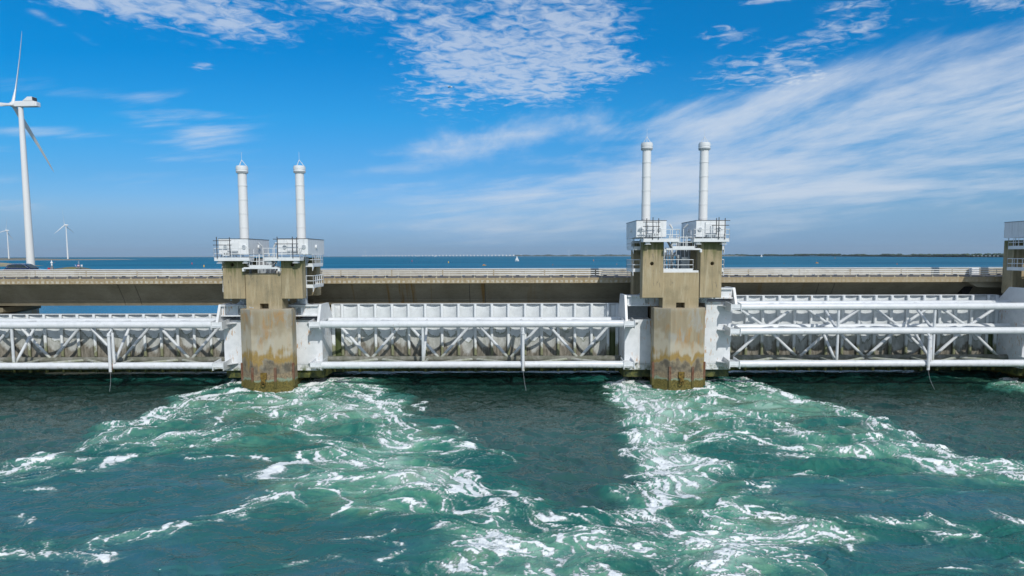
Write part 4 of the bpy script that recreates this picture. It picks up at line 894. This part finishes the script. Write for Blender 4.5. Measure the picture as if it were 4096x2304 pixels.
@mat('water')
def _(t):
    p = t.pos(); x, y, z = t.sep(p); at_ = lambda k: t.attr(k).outputs['Fac']
    fo, a, sm, ca, la = at_('foam'), at_('aer'), at_('smo'), at_('calm'), at_('lace')
    big = t.noise(p, .12, 4, .6); mid = t.noise(p, .7, 5, .6, .8); fn = t.noise(p, 6.5, 7, .72, .8)
    deep = t.mix(t.mr(big, .35, .65), (.010, .105, .092), (.018, .135, .108)); deep = t.mix(sm, deep, t.mix(t.mr(y, 54, 70), (.030, .095, .088), (.005, .034, .028))); deep = t.mix(t.m('MULTIPLY', ca, .6), deep, (.026, .115, .13))  # tongues darkened towards the gates in colour, standing in for the dark reflection there
    green = t.mix(t.mr(mid, .35, .65), (.055, .24, .175), (.11, .29, .19))
    c = t.mix(t.mr(t.m('ADD', a, t.m('MULTIPLY', t.m('SUBTRACT', mid, .5), .7)), .02, .85), deep, green)
    c = t.mix(t.mr(t.m('ADD', a, t.m('MULTIPLY', t.m('SUBTRACT', fn, .5), .5)), .7, 1.5), c, (.32, .50, .41))
    bl = t.noise(p, .16, 4, .6, .8, mul=(.7, 1.3, 1)); c = t.mix(t.m('MULTIPLY', t.m('MULTIPLY', t.mr(bl, .45, .6), ca), .45), c, (.05, .15, .20))  # blue-grey sky reflection painted into the colour of the calm patches
    olive = t.noise(p, .22, 4, .6, .6); c = t.mix(t.m('MULTIPLY', t.m('MULTIPLY', t.mr(olive, .56, .68), t.mr(a, .1, .5)), .5), c, (.10, .14, .07))
    f = t.m('ADD', fo, t.m('MULTIPLY', t.m('SUBTRACT', fn, .5), 1.2)); fm = t.m('MULTIPLY', t.mr(f, .36, .80), t.mr(fo, .10, .28))
    haze_ = t.m('ADD', t.m('MULTIPLY', t.mr(f, .10, .5), .26), t.m('MULTIPLY', t.mr(la, .3, 1.0), .16))
    c = t.mix(haze_, c, (.36, .54, .48)); c = t.mix(fm, c, (.80, .84, .84))
    along = t.noise(p, .8, 5, .6, .9, mul=(2.4, .8, 1)); rip = t.noise(p, 3.0, 5, .62, .5, mul=(1, 1.3, 1)); chop = t.noise(p, .35, 5, .6, .6)
    h = t.m('ADD', t.m('MULTIPLY', along, .10), t.m('MULTIPLY', rip, .022)); h = t.m('MULTIPLY', h, t.m('SUBTRACT', 1.0, t.m('MAXIMUM', t.m('MULTIPLY', ca, .6), t.m('MULTIPLY', sm, .62))))
    h = t.m('ADD', h, t.m('MULTIPLY', chop, .45)); h = t.m('MULTIPLY', h, t.mr(y, 75.5, 80, 1, 4))
    h = t.m('ADD', h, t.m('MULTIPLY', fm, .06))
    n = t.bump(h, 1.0, 1.0); t.out(c, t.m('ADD', .08, t.m('MULTIPLY', fm, .5)), normal=n, ior=1.33, spec=t.m('SUBTRACT', .5, t.m('MULTIPLY', fm, .3)))
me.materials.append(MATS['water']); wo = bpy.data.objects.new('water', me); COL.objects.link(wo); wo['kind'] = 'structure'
@mat('sea')
def _(t):
    p = t.pos(); x, y, z = t.sep(p); dist = t.m('MAXIMUM', y, 90)
    c = t.mix(t.mr(t.noise(p, .006, 5, .62, mul=(.35, 1, 1)), .38, .62), (.002, .105, .185), (.008, .165, .27))
    c = t.mix(t.mr(dist, 120, 400), (.006, .145, .26), c)
    w1 = t.noise(p, .45, 5, .65, .3, mul=(.7, 1.2, 1)); w2 = t.noise(p, .05, 5, .6, .2, mul=(.5, 1.3, 1))
    h = t.m('ADD', t.m('MULTIPLY', w1, .45), t.m('MULTIPLY', w2, t.mr(dist, 150, 900, 0, 2.2)))
    t.out(c, t.mr(dist, 150, 1200, .22, .5), normal=t.bump(h, .8, 1.0), ior=1.33, spec=t.mr(dist, 200, 2500, .38, .16))
Yf = np.array([96, 110, 150, 250, 500, 1000, 2500, 6000, 12000, 20000, 30000.]); uf = np.linspace(-2.2, 2.2, 23)
PX = Yf[:, None] * uf[None, :] + np.sign(uf)[None, :] * np.where(np.abs(uf) > 1.5, 2500, 0)[None, :]; PY = np.repeat(Yf[:, None], len(uf), 1)
me = grid_mesh('sea', PX, PY, PX * 0 - .004); me.materials.append(MATS['sea']); wo = bpy.data.objects.new('sea', me); COL.objects.link(wo); wo['kind'] = 'structure'

# ================================================================ islands and far shores
ORG[:] = (0, 0, 0)
def land(name, material, xs, ys, hf):
    PX, PY = np.meshgrid(np.array(xs, float), np.array(ys, float)); PZ = hf(PX, PY)
    me = grid_mesh(name, PX, PY, PZ); me.materials.append(MATS[material]); o = bpy.data.objects.new(name, me); COL.objects.link(o); o['kind'] = 'structure'; return o
nz = fft_noise(256, 256, 1.8, 3, 31)
nzf = lambda x, y, s: nz[(np.abs(y / s).astype(int)) % 256, (np.abs(x / s).astype(int)) % 256]
land('work_island', 'mound_ground', np.linspace(-420, -176, 160), np.linspace(286, 480, 90),
     lambda x, y: np.minimum(13.6 - .0192 * y, np.minimum(smooth(-176, -200, x) * 12, np.minimum((y - 286) * .55, (480 - y) * .5))) - .5 + 2.3 * np.exp(-((x + 194) / 7.5) ** 2 - ((y - 305) / 12) ** 2) + .9 * np.exp(-((x + 203) / 8) ** 2 - ((y - 305) / 12) ** 2) + .12 * nzf(x, y, 1.0))
land('beach_spit', 'sand', np.linspace(-1200, -735, 120), np.linspace(1010, 1110, 40),
     lambda x, y: np.minimum(smooth(-738, -840, x) * 7.5, np.minimum((y - 1012) * .12, (1110 - y) * .2)) - .3 + .35 * nzf(x, y, 6))
land('far_spit', 'spit_ground', np.linspace(-3400, -1790, 160), np.linspace(2780, 3300, 40),
     lambda x, y: np.minimum(smooth(-1790, -1850, x) * 3.6 + smooth(-2080, -2200, x) * 4.5, np.minimum((y - 2780) * .04, (3300 - y) * .04)) - .3 + .5 * nzf(x, y, 20))
def coast(y): return y
# the shore on the right runs in towards the picture's right edge
cs = []
for u, Y in ((2020, 17000), (2250, 12500), (2600, 10500), (3000, 8200), (3400, 5600), (3700, 4300), (3930, 3500), (4096, 3150), (4500, 2600), (5200, 2100)): cs.append((W(u, 1022, Y)[0], Y))
cs = np.array(cs)
def shore_strip(name, material, off0, off1, z0, z1):
    n = 160; f = np.linspace(0, len(cs) - 1.001, n); i = f.astype(int); w = (f - i)[:, None]; P0 = cs[i] * (1 - w) + cs[i + 1] * w
    PX = np.stack([P0[:, 0], P0[:, 0], P0[:, 0] + 4, P0[:, 0] + 30]); PY = np.stack([P0[:, 1] + off0, P0[:, 1] + off0 + 12, P0[:, 1] + off0 + (off1 - off0) * .5, P0[:, 1] + off1])
    PZ = np.stack([np.full(n, z0 - .5), np.full(n, (z0 + z1) / 2 + .8), np.full(n, z1), np.full(n, z1)]) + np.abs(nzf(PX, PY, 25)) * .25
    me = grid_mesh(name, PX, PY, PZ); me.materials.append(MATS[material]); o = bpy.data.objects.new(name, me); COL.objects.link(o); o['kind'] = 'structure'
shore_strip('beach', 'beach', 0, 600, 0, 5.2)
ico = bmesh.new(); bmesh.ops.create_icosphere(ico, subdivisions=2, radius=1); IV = np.array([v.co[:] for v in ico.verts]); IF = [tuple(v.index for v in f.verts) for f in ico.faces]; ico.free()
m = MB(); r = random.Random(5)
for k in range(1300):
    f = r.uniform(.25, len(cs) - 1.01); i = int(f); w = f - i; x, y = cs[i] * (1 - w) + cs[i + 1] * w
    sc = y / 3400; cl = .55 + .45 * math.sin(f * 9.1) * math.sin(f * 23.7 + 1)
    tall = 13.5 * cl + 4.5; tall *= (1 + .25 * (sc - 1)) if sc > 1 else 1
    u = 2048 + 2730 * x / y
    if 3225 < u < 3355: tall = 17.5 * sc ** .4
    y += r.uniform(90, 300) * max(1, sc * .8); x *= (y / (y - 150)) if x > 0 else 1
    rx = r.uniform(7, 15) * max(1, sc * .9); b = len(m.v); rz = tall * r.uniform(.3, .5); ph = r.uniform(0, 6)
    P = IV * np.array([rx, rx, rz]) * (1 + .22 * np.sin(IV[:, :1] * 5 + ph) * np.cos(IV[:, 1:2] * 4 + IV[:, 2:3] * 6 + ph)); P[:, 2] += tall - rz + 2
    m.v += [(x + a, y + b_, c_) for a, b_, c_ in P]
    for q in IF: m.face([b + i2 for i2 in q])
    for kk in range(1): m.tube((x, y, 2), (x, y, tall * .5), 1.2, n=5)
tag(m.build('shore_woods', 'far_trees'), kind='stuff')
land('pale_shore', 'haze_land', np.linspace(-19000, -3000, 60), np.array([17000, 17100, 17600, 18500.]), lambda x, y: np.where(y < 17050, -1, 7 + 5 * nzf(x, y, 300)) * smooth(-3000, -4500, x))

# ---------------------------------------------------------------- wind turbines
def turbine(scale, phase, face, egg=False):
    """hub axis points along `face` (radians from +Y towards -X); built at the origin, in metres x scale"""
    S_ = scale; t = thing('wind_turbine', '', 'wind turbine'); hz = 93 * S_
    MB().lathe([(2.1 * S_, 0), (2.0 * S_, hz * .12), (1.25 * S_, hz - 1.6 * S_)], (0, 0, 0), 32).build('tower', 'turbine_white', t)
    ax = Vector((-math.sin(face), math.cos(face), 0)); sdv = Vector((math.cos(face), math.sin(face), 0)); up = Vector((0, 0, 1))
    o = Vector((0, 0, hz))
    def loc(a, b, c): return tuple(o + ax * a * S_ + sdv * b * S_ + up * c * S_)
    if egg:
        m = MB(); m.v = []; n = 16; prof = [(-7.6, .1), (-7, .7), (-5, 1.6), (-2, 2.4), (1, 2.7), (3.2, 2.3), (4.6, 1.2), (5, .2)]
        for a, rr in prof:
            for i in range(n): th = 2 * math.pi * i / n; m.v.append(loc(a, rr * math.cos(th), rr * math.sin(th)))
        for k in range(len(prof) - 1):
            for i in range(n): j = (i + 1) % n; m.face((k * n + i, k * n + j, (k + 1) * n + j, (k + 1) * n + i), True)
        m.face(range(n)); m.face([(len(prof) - 1) * n + i for i in range(n)]); nac = m.build('nacelle', 'turbine_white', t)
        MB().tube(loc(-2.5, 0, 2.4), loc(-2.5, 0, 3.4), .8 * S_, n=8).build('wind_vane', 'grey_paint', nac)
    else:
        m = MB(); c = [loc(a, b, cc_) for a in (-9.2, 2.6) for b in (-1.7, 1.7) for cc_ in (-1.55, 1.5)]; m.v = list(c)
        for q in ((0, 1, 3, 2), (4, 6, 7, 5), (0, 4, 5, 1), (2, 3, 7, 6), (0, 2, 6, 4), (1, 5, 7, 3)): m.face(q)
        nac = m.build('nacelle', 'turbine_white', t, .35 * S_, 3)
        m = MB(); m.v = [loc(a, b, cc_) for b in (-1.8, 1.8) for a, cc_ in ((-2.6, 1.5), (-8.4, 1.5), (-8.2, 3.7), (-5.6, 3.7))]
        m.face((0, 1, 2, 3)); m.face((7, 6, 5, 4))
        for i in range(4): m.face((i, (i + 1) % 4, 4 + (i + 1) % 4, 4 + i))
        m.build('cooler_hood', 'turbine_white', nac)
        m = MB(); c = [loc(a, b, cc_) for a in (-8.6, -8.25) for b in (-1.6, 1.6) for cc_ in (1.6, 3.5)]; m.v = list(c)
        for q in ((0, 1, 3, 2), (4, 6, 7, 5), (0, 4, 5, 1), (2, 3, 7, 6), (0, 2, 6, 4), (1, 5, 7, 3)): m.face(q)
        m.build('cooler_grille', 'dark_metal', nac)
        m = MB(); c = [loc(a, b, cc_) for a in (-10.6, -9.15) for b in (-1.7, 1.7) for cc_ in (-1.6, 1.0)]; m.v = list(c)
        for q in ((0, 1, 3, 2), (4, 6, 7, 5), (0, 4, 5, 1), (2, 3, 7, 6), (0, 2, 6, 4), (1, 5, 7, 3)): m.face(q)
        m.build('rear_cowl', 'turbine_white', nac, .4 * S_, 3)
    hc = 4.6
    m = MB(); n = 16; prof = [(2.4, 1.7), (4.2, 1.8), (5.6, 1.3), (6.4, .5)]
    for a, rr in prof:
        for i in range(n): th = 2 * math.pi * i / n; m.v.append(loc(a, rr * math.cos(th), rr * math.sin(th)))
    for k in range(len(prof) - 1):
        for i in range(n): j = (i + 1) % n; m.face((k * n + i, k * n + j, (k + 1) * n + j, (k + 1) * n + i), True)
    m.face(range(n)); m.face([(len(prof) - 1) * n + i for i in range(n)]); hub = m.build('hub', 'turbine_white', t)
    for b in range(3):
        ph = phase + b * 2 * math.pi / 3; m = MB(); n = 12
        rad = sdv * math.sin(ph) + up * math.cos(ph); tan = sdv * math.cos(ph) - up * math.sin(ph)
        st_ = [(1.2, 1.05, 1.05, .0), (4, 1.05, .95, .1), (9, 1.6, .5, .2), (16, 1.3, .34, .15), (28, .9, .2, .1), (38, .6, .12, .05), (44, .33, .07, .02), (46.2, .05, .02, 0)]
        for rr, ch, th_, tw in st_:
            pre = 2.4 * (rr / 46.0) ** 2
            for i in range(n):
                a = 2 * math.pi * i / n; ch_ = ch * .82; u_, v_ = ch_ * math.cos(a), th_ * math.sin(a); tw2 = .35 + tw
                p_ = o + ax * hc * S_ + rad * rr * S_ + (tan * (u_ * math.cos(tw2) + .35 * (ch - 1)) + ax * (u_ * math.sin(tw2) + v_ + pre)) * S_; m.v.append(tuple(p_))
        for k in range(len(st_) - 1):
            for i in range(n): j = (i + 1) % n; m.face((k * n + i, k * n + j, (k + 1) * n + j, (k + 1) * n + i), True)
        m.face(range(n)); m.face([(len(st_) - 1) * n + i for i in range(n)]); m.build('blade', 'turbine_white', t)
    return t
FACE = R(86)
def place(t, u, Y, z, label, group=None):
    t.location = (W(u, 1022, Y)[0], Y, z); t['label'] = label
    if group: t['group'] = group
place(turbine(1.09, R(17), FACE), 121, 425, 5.5, 'large white wind turbine in front, rising behind the dark car', 'white wind turbines')
place(turbine(1.5, R(-3), FACE, True), 271, 2860, 5.0, 'distant white wind turbine at the bare tip of the low spit', 'white wind turbines')
place(turbine(1.27, R(15), FACE, True), 35, 2900, 6.5, 'distant white wind turbine on the low spit at the left edge', 'white wind turbines')
far = turbine(1.5, R(0), R(20), True); place(far, 2276, 17000, 0, 'faint tiny wind turbine on the horizon, left one of the pair above the far trees', 'white wind turbines')
for u, Y, lb in ((2343, 18000, 'faint tiny wind turbine on the horizon, right one of the pair above the far trees'), (1461, 17500, 'faint tiny wind turbine above the left end of the long white bridge'), (1545, 20000, 'faint tiny wind turbine above the middle of the long white bridge')):
    d = dup(far, label=lb); d.location = (W(u, 1022, Y)[0], Y, 0)

# ---------------------------------------------------------------- things on the work island and on the sea
def at(u, v, Y): x, z = W(u, v, Y); return Vector((x, Y, z))
ORG[:] = (0, 0, 0)
def stand(name, label, cat, u, vb, Y, group=None):
    p = at(u, vb, Y); return thing(name, label, cat, tuple(p), group=group), p
t, p = stand('light_beacon', 'white lattice light beacon on a dark base behind the bridge railing', 'beacon', 208, 1072, 300)
m = MB().lathe([(.7, -.6), (.7, .2), (.45, .3), (.4, 1.1)], tuple(p), 10).build('base', 'stair_metal', t)
MB().lathe([(.32, 1.1), (.28, 2.0), (.5, 2.1), (.5, 2.5), (.2, 2.9), (.05, 3.4)], tuple(p), 10).build('light', 'white_paint', t)
t, p = stand('red_hut', 'small dark red hut beside the white light beacon', 'hut', 200, 1076, 300)
MB().box(p.x - .7, p.x + .7, p.y - .5, p.y + .5, p.z - .3, p.z + .55).build('wall', 'red_paint', t); MB().box(p.x - .8, p.x + .8, p.y - .6, p.y + .6, p.z + .56, p.z + .64).build('roof', 'stair_metal', t)
t, p = stand('radar_mast', 'thin grey mast with a crosspiece standing on the dark mound', 'mast', 316, 1067, 300)
MB().tube(tuple(p - Vector((0, 0, .3))), tuple(p + Vector((0, 0, 2.7))), .09, .05, 8).build('pole', 'grey_paint', t)
MB().box(p.x - .4, p.x + .4, p.y - .05, p.y + .05, p.z + 1.4, p.z + 1.5).box(p.x - .25, p.x + .25, p.y - .15, p.y + .15, p.z + 1.9, p.z + 2.2).build('antenna', 'grey_paint', t)
for nm, lb, u, mt, w_, h_ in (('notice_board', 'red and white notice board at the foot of the mast on the mound', 314, 'red_paint', 1.0, .9), ('notice_board', 'plain pale grey notice board right of the mast on the mound', 327, 'white_paint', .75, .9)):
    t, p = stand(nm, lb, 'sign', u, 1067, 299); MB().box(p.x - w_ / 2, p.x + w_ / 2, p.y - .03, p.y + .03, p.z + .15, p.z + h_).build('panel', mt, t)
    for s_ in (-1, 1): MB().box(p.x + s_ * w_ * .4 - .03, p.x + s_ * w_ * .4 + .03, p.y + .035, p.y + .1, p.z - .6, p.z + h_).build('post', 'grey_paint', t)
    if mt == 'red_paint': MB().box(p.x - .42, p.x + .42, p.y - .05, p.y - .035, p.z + .35, p.z + .7).build('stripe', 'white_paint', t)
t, p = stand('blue_flag_sign', 'slanted blue sign with a white diagonal stripe left of the mast', 'sign', 304, 1067, 299)
m = MB().prism([(p.x - .55, p.z + .85), (p.x + .1, p.z), (p.x + .3, p.z + .1), (p.x + .25, p.z + .85)], 'y', p.y - .03, p.y + .03); m.build('panel', 'blue_paint', t)
MB().prism([(p.x - .5, p.z + .9), (p.x + .12, p.z + .05), (p.x + .26, p.z + .1), (p.x - .3, p.z + .9)], 'y', p.y - .05, p.y - .035).build('stripe', 'white_paint', t)
MB().tube((p.x + .2, p.y + .06, p.z - .6), (p.x + .2, p.y + .06, p.z + .6), .05, n=6).build('post', 'grey_paint', t)
def buoy(u, v, mt, label, h=2.9, w=.9):
    x, y = G(u, v); t = thing('buoy', label, 'buoy', (x, y, 0), group='buoys on the blue water')
    k = h / 2.9; w *= k
    MB().lathe([(w * .5, -.4), (w, -.1), (w, .7 * k), (w * .8, .9 * k)], (x, y, 0), 14).build('float', mt, t)
    MB().lathe([(w * .75, .9 * k), (w * .7, h * .85), (w * .35, h)], (x, y, 0), 14).build('body', mt, t)
    MB().tube((x, y, h), (x, y, h + .4 * k), .08, n=6).build('topmark', mt, t)
buoy(816, 1068, 'yellow_paint', 'yellow buoy on the water just left of the R30 pier', 2.8)
buoy(768, 1057, 'red_paint', 'crimson buoy left of the yellow buoy near the R30 pier', 3.0)
buoy(722, 1051, 'green_paint', 'tiny pale green buoy left of the crimson buoy', 2.0, .7)
buoy(219, 1051.5, 'red_paint', 'tiny red buoy just right of the white light beacon', 1.8, .7)
buoy(1648, 1046, 'red_paint', 'crimson buoy on open water between the two big piers, left of an orange one', 3.4)
buoy(1794, 1052, 'yellow_paint', 'slender yellow-orange buoy on open water between the two big piers', 3.4)
buoy(2374, 1044, 'orange_paint', 'pale orange can buoy on the water left of the R29 pier', 3.2)
buoy(2211, 1060.5, 'orange_paint', 'small orange float with pale top, on the float line near the sailing boat', 1.3, .8)
buoy(2467, 1058, 'orange_paint', 'small reddish float close to the left side of the R29 pier', 1.4, .9)
buoy(3340, 1034, 'orange_paint', 'small orange buoy far out in front of the clump of trees', 3.5)
buoy(3588, 1057.5, 'orange_paint', 'pale orange round float right of the clump of trees', 1.3, 1.5)
buoy(3136, 1055, 'yellow_paint', 'tiny yellow float right of the R29 pier', 1.0, .9)
def small_boat(u, v, label, mt='yellow_paint', L_=5.5):
    x, y = G(u, v); t = thing('small_boat', label, 'boat', (x, y, 0), group='small yellow work boats')
    m = MB(); sec = [(-L_ / 2, .7), (-L_ * .2, 1.0), (L_ * .25, .9), (L_ / 2, .1)]
    for s_, w_ in sec: m.v += [(x + s_, y - w_, .8), (x + s_, y - w_ * .6, -.1), (x + s_, y + w_ * .6, -.1), (x + s_, y + w_, .8)]
    for k in range(3):
        for i in range(4): j = (i + 1) % 4; m.face((k * 4 + i, k * 4 + j, (k + 1) * 4 + j, (k + 1) * 4 + i))
    m.face((0, 1, 2, 3)); m.face((12, 13, 14, 15)); m.build('hull', mt, t)
    MB().box(x - 1.4, x + .2, y - .6, y + .6, .8, 1.9).build('cabin', 'orange_paint', t, .1); MB().tube((x - .5, y, 1.9), (x - .5, y, 2.8), .06, n=6).build('mast', 'grey_paint', t)
small_boat(1937, 1062, 'small yellow work boat on the water between the piers'); small_boat(3268, 1053, 'small yellow work boat on the water right of the R29 pier')
def sailboat(u, v, L_, label, dirn=1):
    x, y = G(u, v); t = thing('sailing_boat', label, 'sailing boat', (x, y, 0), group='white sailing boats')
    m = MB(); sec = [(-L_ / 2, .8), (-L_ * .2, 1.5), (L_ * .2, 1.2), (L_ / 2, .1)]
    for s_, w_ in sec: m.v += [(x + dirn * s_, y - w_, 1.1), (x + dirn * s_, y - w_ * .5, -.1), (x + dirn * s_, y + w_ * .5, -.1), (x + dirn * s_, y + w_, 1.1)]
    for k in range(3):
        for i in range(4): j = (i + 1) % 4; m.face((k * 4 + i, k * 4 + j, (k + 1) * 4 + j, (k + 1) * 4 + i))
    m.face((0, 1, 2, 3)); m.face((12, 13, 14, 15)); m.build('hull', 'white_paint', t)
    hm = L_ * 1.35; MB().tube((x, y, 1), (x, y, hm), .12, n=6).build('mast', 'grey_paint', t)
    def sail(pts, nm):
        m = MB(); k = len(pts); m.v = [(x + dirn * a, y - .25 + .5 * (i % 2), b) for i, (a, b) in enumerate(pts)] + [(x + dirn * a, y - .1 + .5 * (i % 2), b) for i, (a, b) in enumerate(pts)]
        m.face(range(k)); m.face([k + i for i in range(k)][::-1])
        for i in range(k): j = (i + 1) % k; m.face((i, j, k + j, k + i))
        m.build(nm, 'white_paint', t)
    sail([(.1, hm), (-.1, 2.2), (-L_ * .42, 2.3), (-L_ * .3, hm * .45)], 'mainsail'); sail([(.2, hm * .9), (L_ * .48, 1.4), (.2, 1.8)], 'jib')
sailboat(2068, 1045, 10.5, 'white sailing boat with tall sails on open water left of the R29 pier')
sailboat(1670, 1026.5, 16, 'tiny sailing boat in front of the long bridge, above the crimson buoy', -1); sailboat(1740, 1027.2, 16, 'tiny leaning white sailing boat in front of the long bridge, right of another')
sailboat(1897, 1025.5, 14, 'tiny sailing boat in front of the right half of the long bridge', -1); sailboat(3046, 1028, 15, 'white sailing boat near the wooded shore right of the R29 pier')
# the long white bridge on the horizon
lb = thing('long_bridge', 'very long white bridge of many small piers on the horizon', 'bridge', (W(1750, 1022, 17500)[0], 17500, 0)); prev = None
for i in range(48):
    u = 1452 + i * 12.9 + i * i * .018; Y = 19000 - i * 52; x = W(u, 1022, Y)[0]
    MB().box(x - 14, x + 14, Y - 8, Y + 8, -2, 34).build('bridge_pier', 'bridge_white', lb)
    if prev: MB().prism([(prev[0], prev[1]), (x, Y), (x, Y + 14), (prev[0], prev[1] + 14)], 'z', 20, 24).build('span', 'haze_land', lb)
    prev = (x, Y)
# row of white caravans behind the beach
van = None
for i in range(17):
    u = 3737 + i * 15.9; Y = float(np.interp(u, [3700, 3930, 4096, 4500], [4300, 3500, 3150, 2600])) + 60; x = W(u, 1022, Y)[0]
    if van is None:
        van = thing('caravan', 'white caravan in the row behind the beach, below the far trees', 'caravan', (x, Y, 3.2), group='row of white caravans behind the beach')
        MB().box(x - 3.4, x + 3.4, Y - 1.5, Y + 1.5, 3.2, 5.9).build('body', 'white_paint', van, .2); MB().prism([(x - 3.6, 5.9), (x + 3.6, 5.9), (x + 2.6, 7.4), (x - 2.6, 7.4)], 'y', Y - 1.6, Y + 1.6).build('roof', 'white_paint', van)
        MB().box(x - 1.2, x + 1.2, Y - 1.56, Y - 1.502, 4.2, 5.1).build('window', 'car_glass', van)
    else:
        d = dup(van); d.location = (x, Y, 3.2)

# ---------------------------------------------------------------- gulls
def gull_body(t, o, ang, sc=1.0):
    m = MB(); prof = [(-.20, .012), (-.16, .03), (-.08, .055), (.0, .065), (.07, .055), (.12, .035), (.15, .04), (.185, .035), (.205, .012), (.235, .004)]; n = 10
    ca, sa = math.cos(ang), math.sin(ang)
    for a, rr in prof:
        for i in range(n): th = 2 * math.pi * i / n; px, pz = a, rr * math.sin(th) * .9 + (.03 if a > .12 else 0); m.v.append((o[0] - (px * ca - pz * sa) * sc, o[1] + rr * math.cos(th) * sc, o[2] + (px * sa + pz * ca) * sc))
    for k in range(len(prof) - 1):
        for i in range(n): j = (i + 1) % n; m.face((k * n + i, k * n + j, (k + 1) * n + j, (k + 1) * n + i), True)
    m.face(range(n)); m.face([(len(prof) - 1) * n + i for i in range(n)]); return m.build('body', 'gull_white', t)
p = at(1801, 347, 58); t = thing('gull', 'gull in flight against the clouds, wings swept down', 'bird', tuple(p)); b = gull_body(t, p, .12)
def wing(pts, mt, th=.008):
    m = MB(); k = len(pts); m.v = [(p.x + a, p.y + b_, p.z + c) for a, b_, c in pts] + [(p.x + a, p.y + b_, p.z + c - th) for a, b_, c in pts]
    m.face(range(k)); m.face([k + i for i in range(k)][::-1])
    for i in range(k): j = (i + 1) % k; m.face((i, j, k + j, k + i))
    m.build('wing', mt, b)
wing([(-.10, -.05, .02), (.06, -.05, .03), (.0, -.30, -.07), (-.07, -.52, -.22), (-.15, -.34, -.12)], 'gull_black'); wing([(-.08, .05, .03), (.08, .05, .03), (.14, .28, .07), (.25, .52, .08), (.02, .36, .08)], 'gull_black')
p = at(1006, 1229.5, 72.75); p.z = 8.85 + .16; t = thing('gull', 'white gull resting on the ledge of the R30 pier', 'bird', (p.x, p.y, 8.85)); b = gull_body(t, p, .15, 1.15)
for s_ in (-1, 1):
    MB().tube((p.x, p.y + s_ * .025, 8.85), (p.x, p.y + s_ * .025, p.z), .008, n=5).build('leg', 'yellow_paint', t)
m = MB().prism([(-.12 + 0, -.02), (.22, .02), (.1, .07), (-.1, .05)], 'y', -.085, -.07); m.v = [(p.x + a, p.y + b_, p.z + c) for a, b_, c in m.v]; m.build('wing', 'gull_grey', b)

# ---------------------------------------------------------------- the air: one even, pale volume round everything
ORG[:] = (0, 0, 0)
hm = bpy.data.materials.new('haze'); hm.use_nodes = True; ht = NT(hm.node_tree)
pv = ht.n('ShaderNodeVolumePrincipled'); pv.inputs['Color'].default_value = (.82, .91, 1.0, 1); pv.inputs['Density'].default_value = 2.4e-5; pv.inputs['Anisotropy'].default_value = .2
ht.nt.links.new(pv.outputs[0], ht.n('ShaderNodeOutputMaterial').inputs['Volume']); MATS['haze'] = hm
hz = MB().box(-70000, 70000, -400, 30600, -9, 330).build('haze', 'haze'); hz['kind'] = 'stuff'
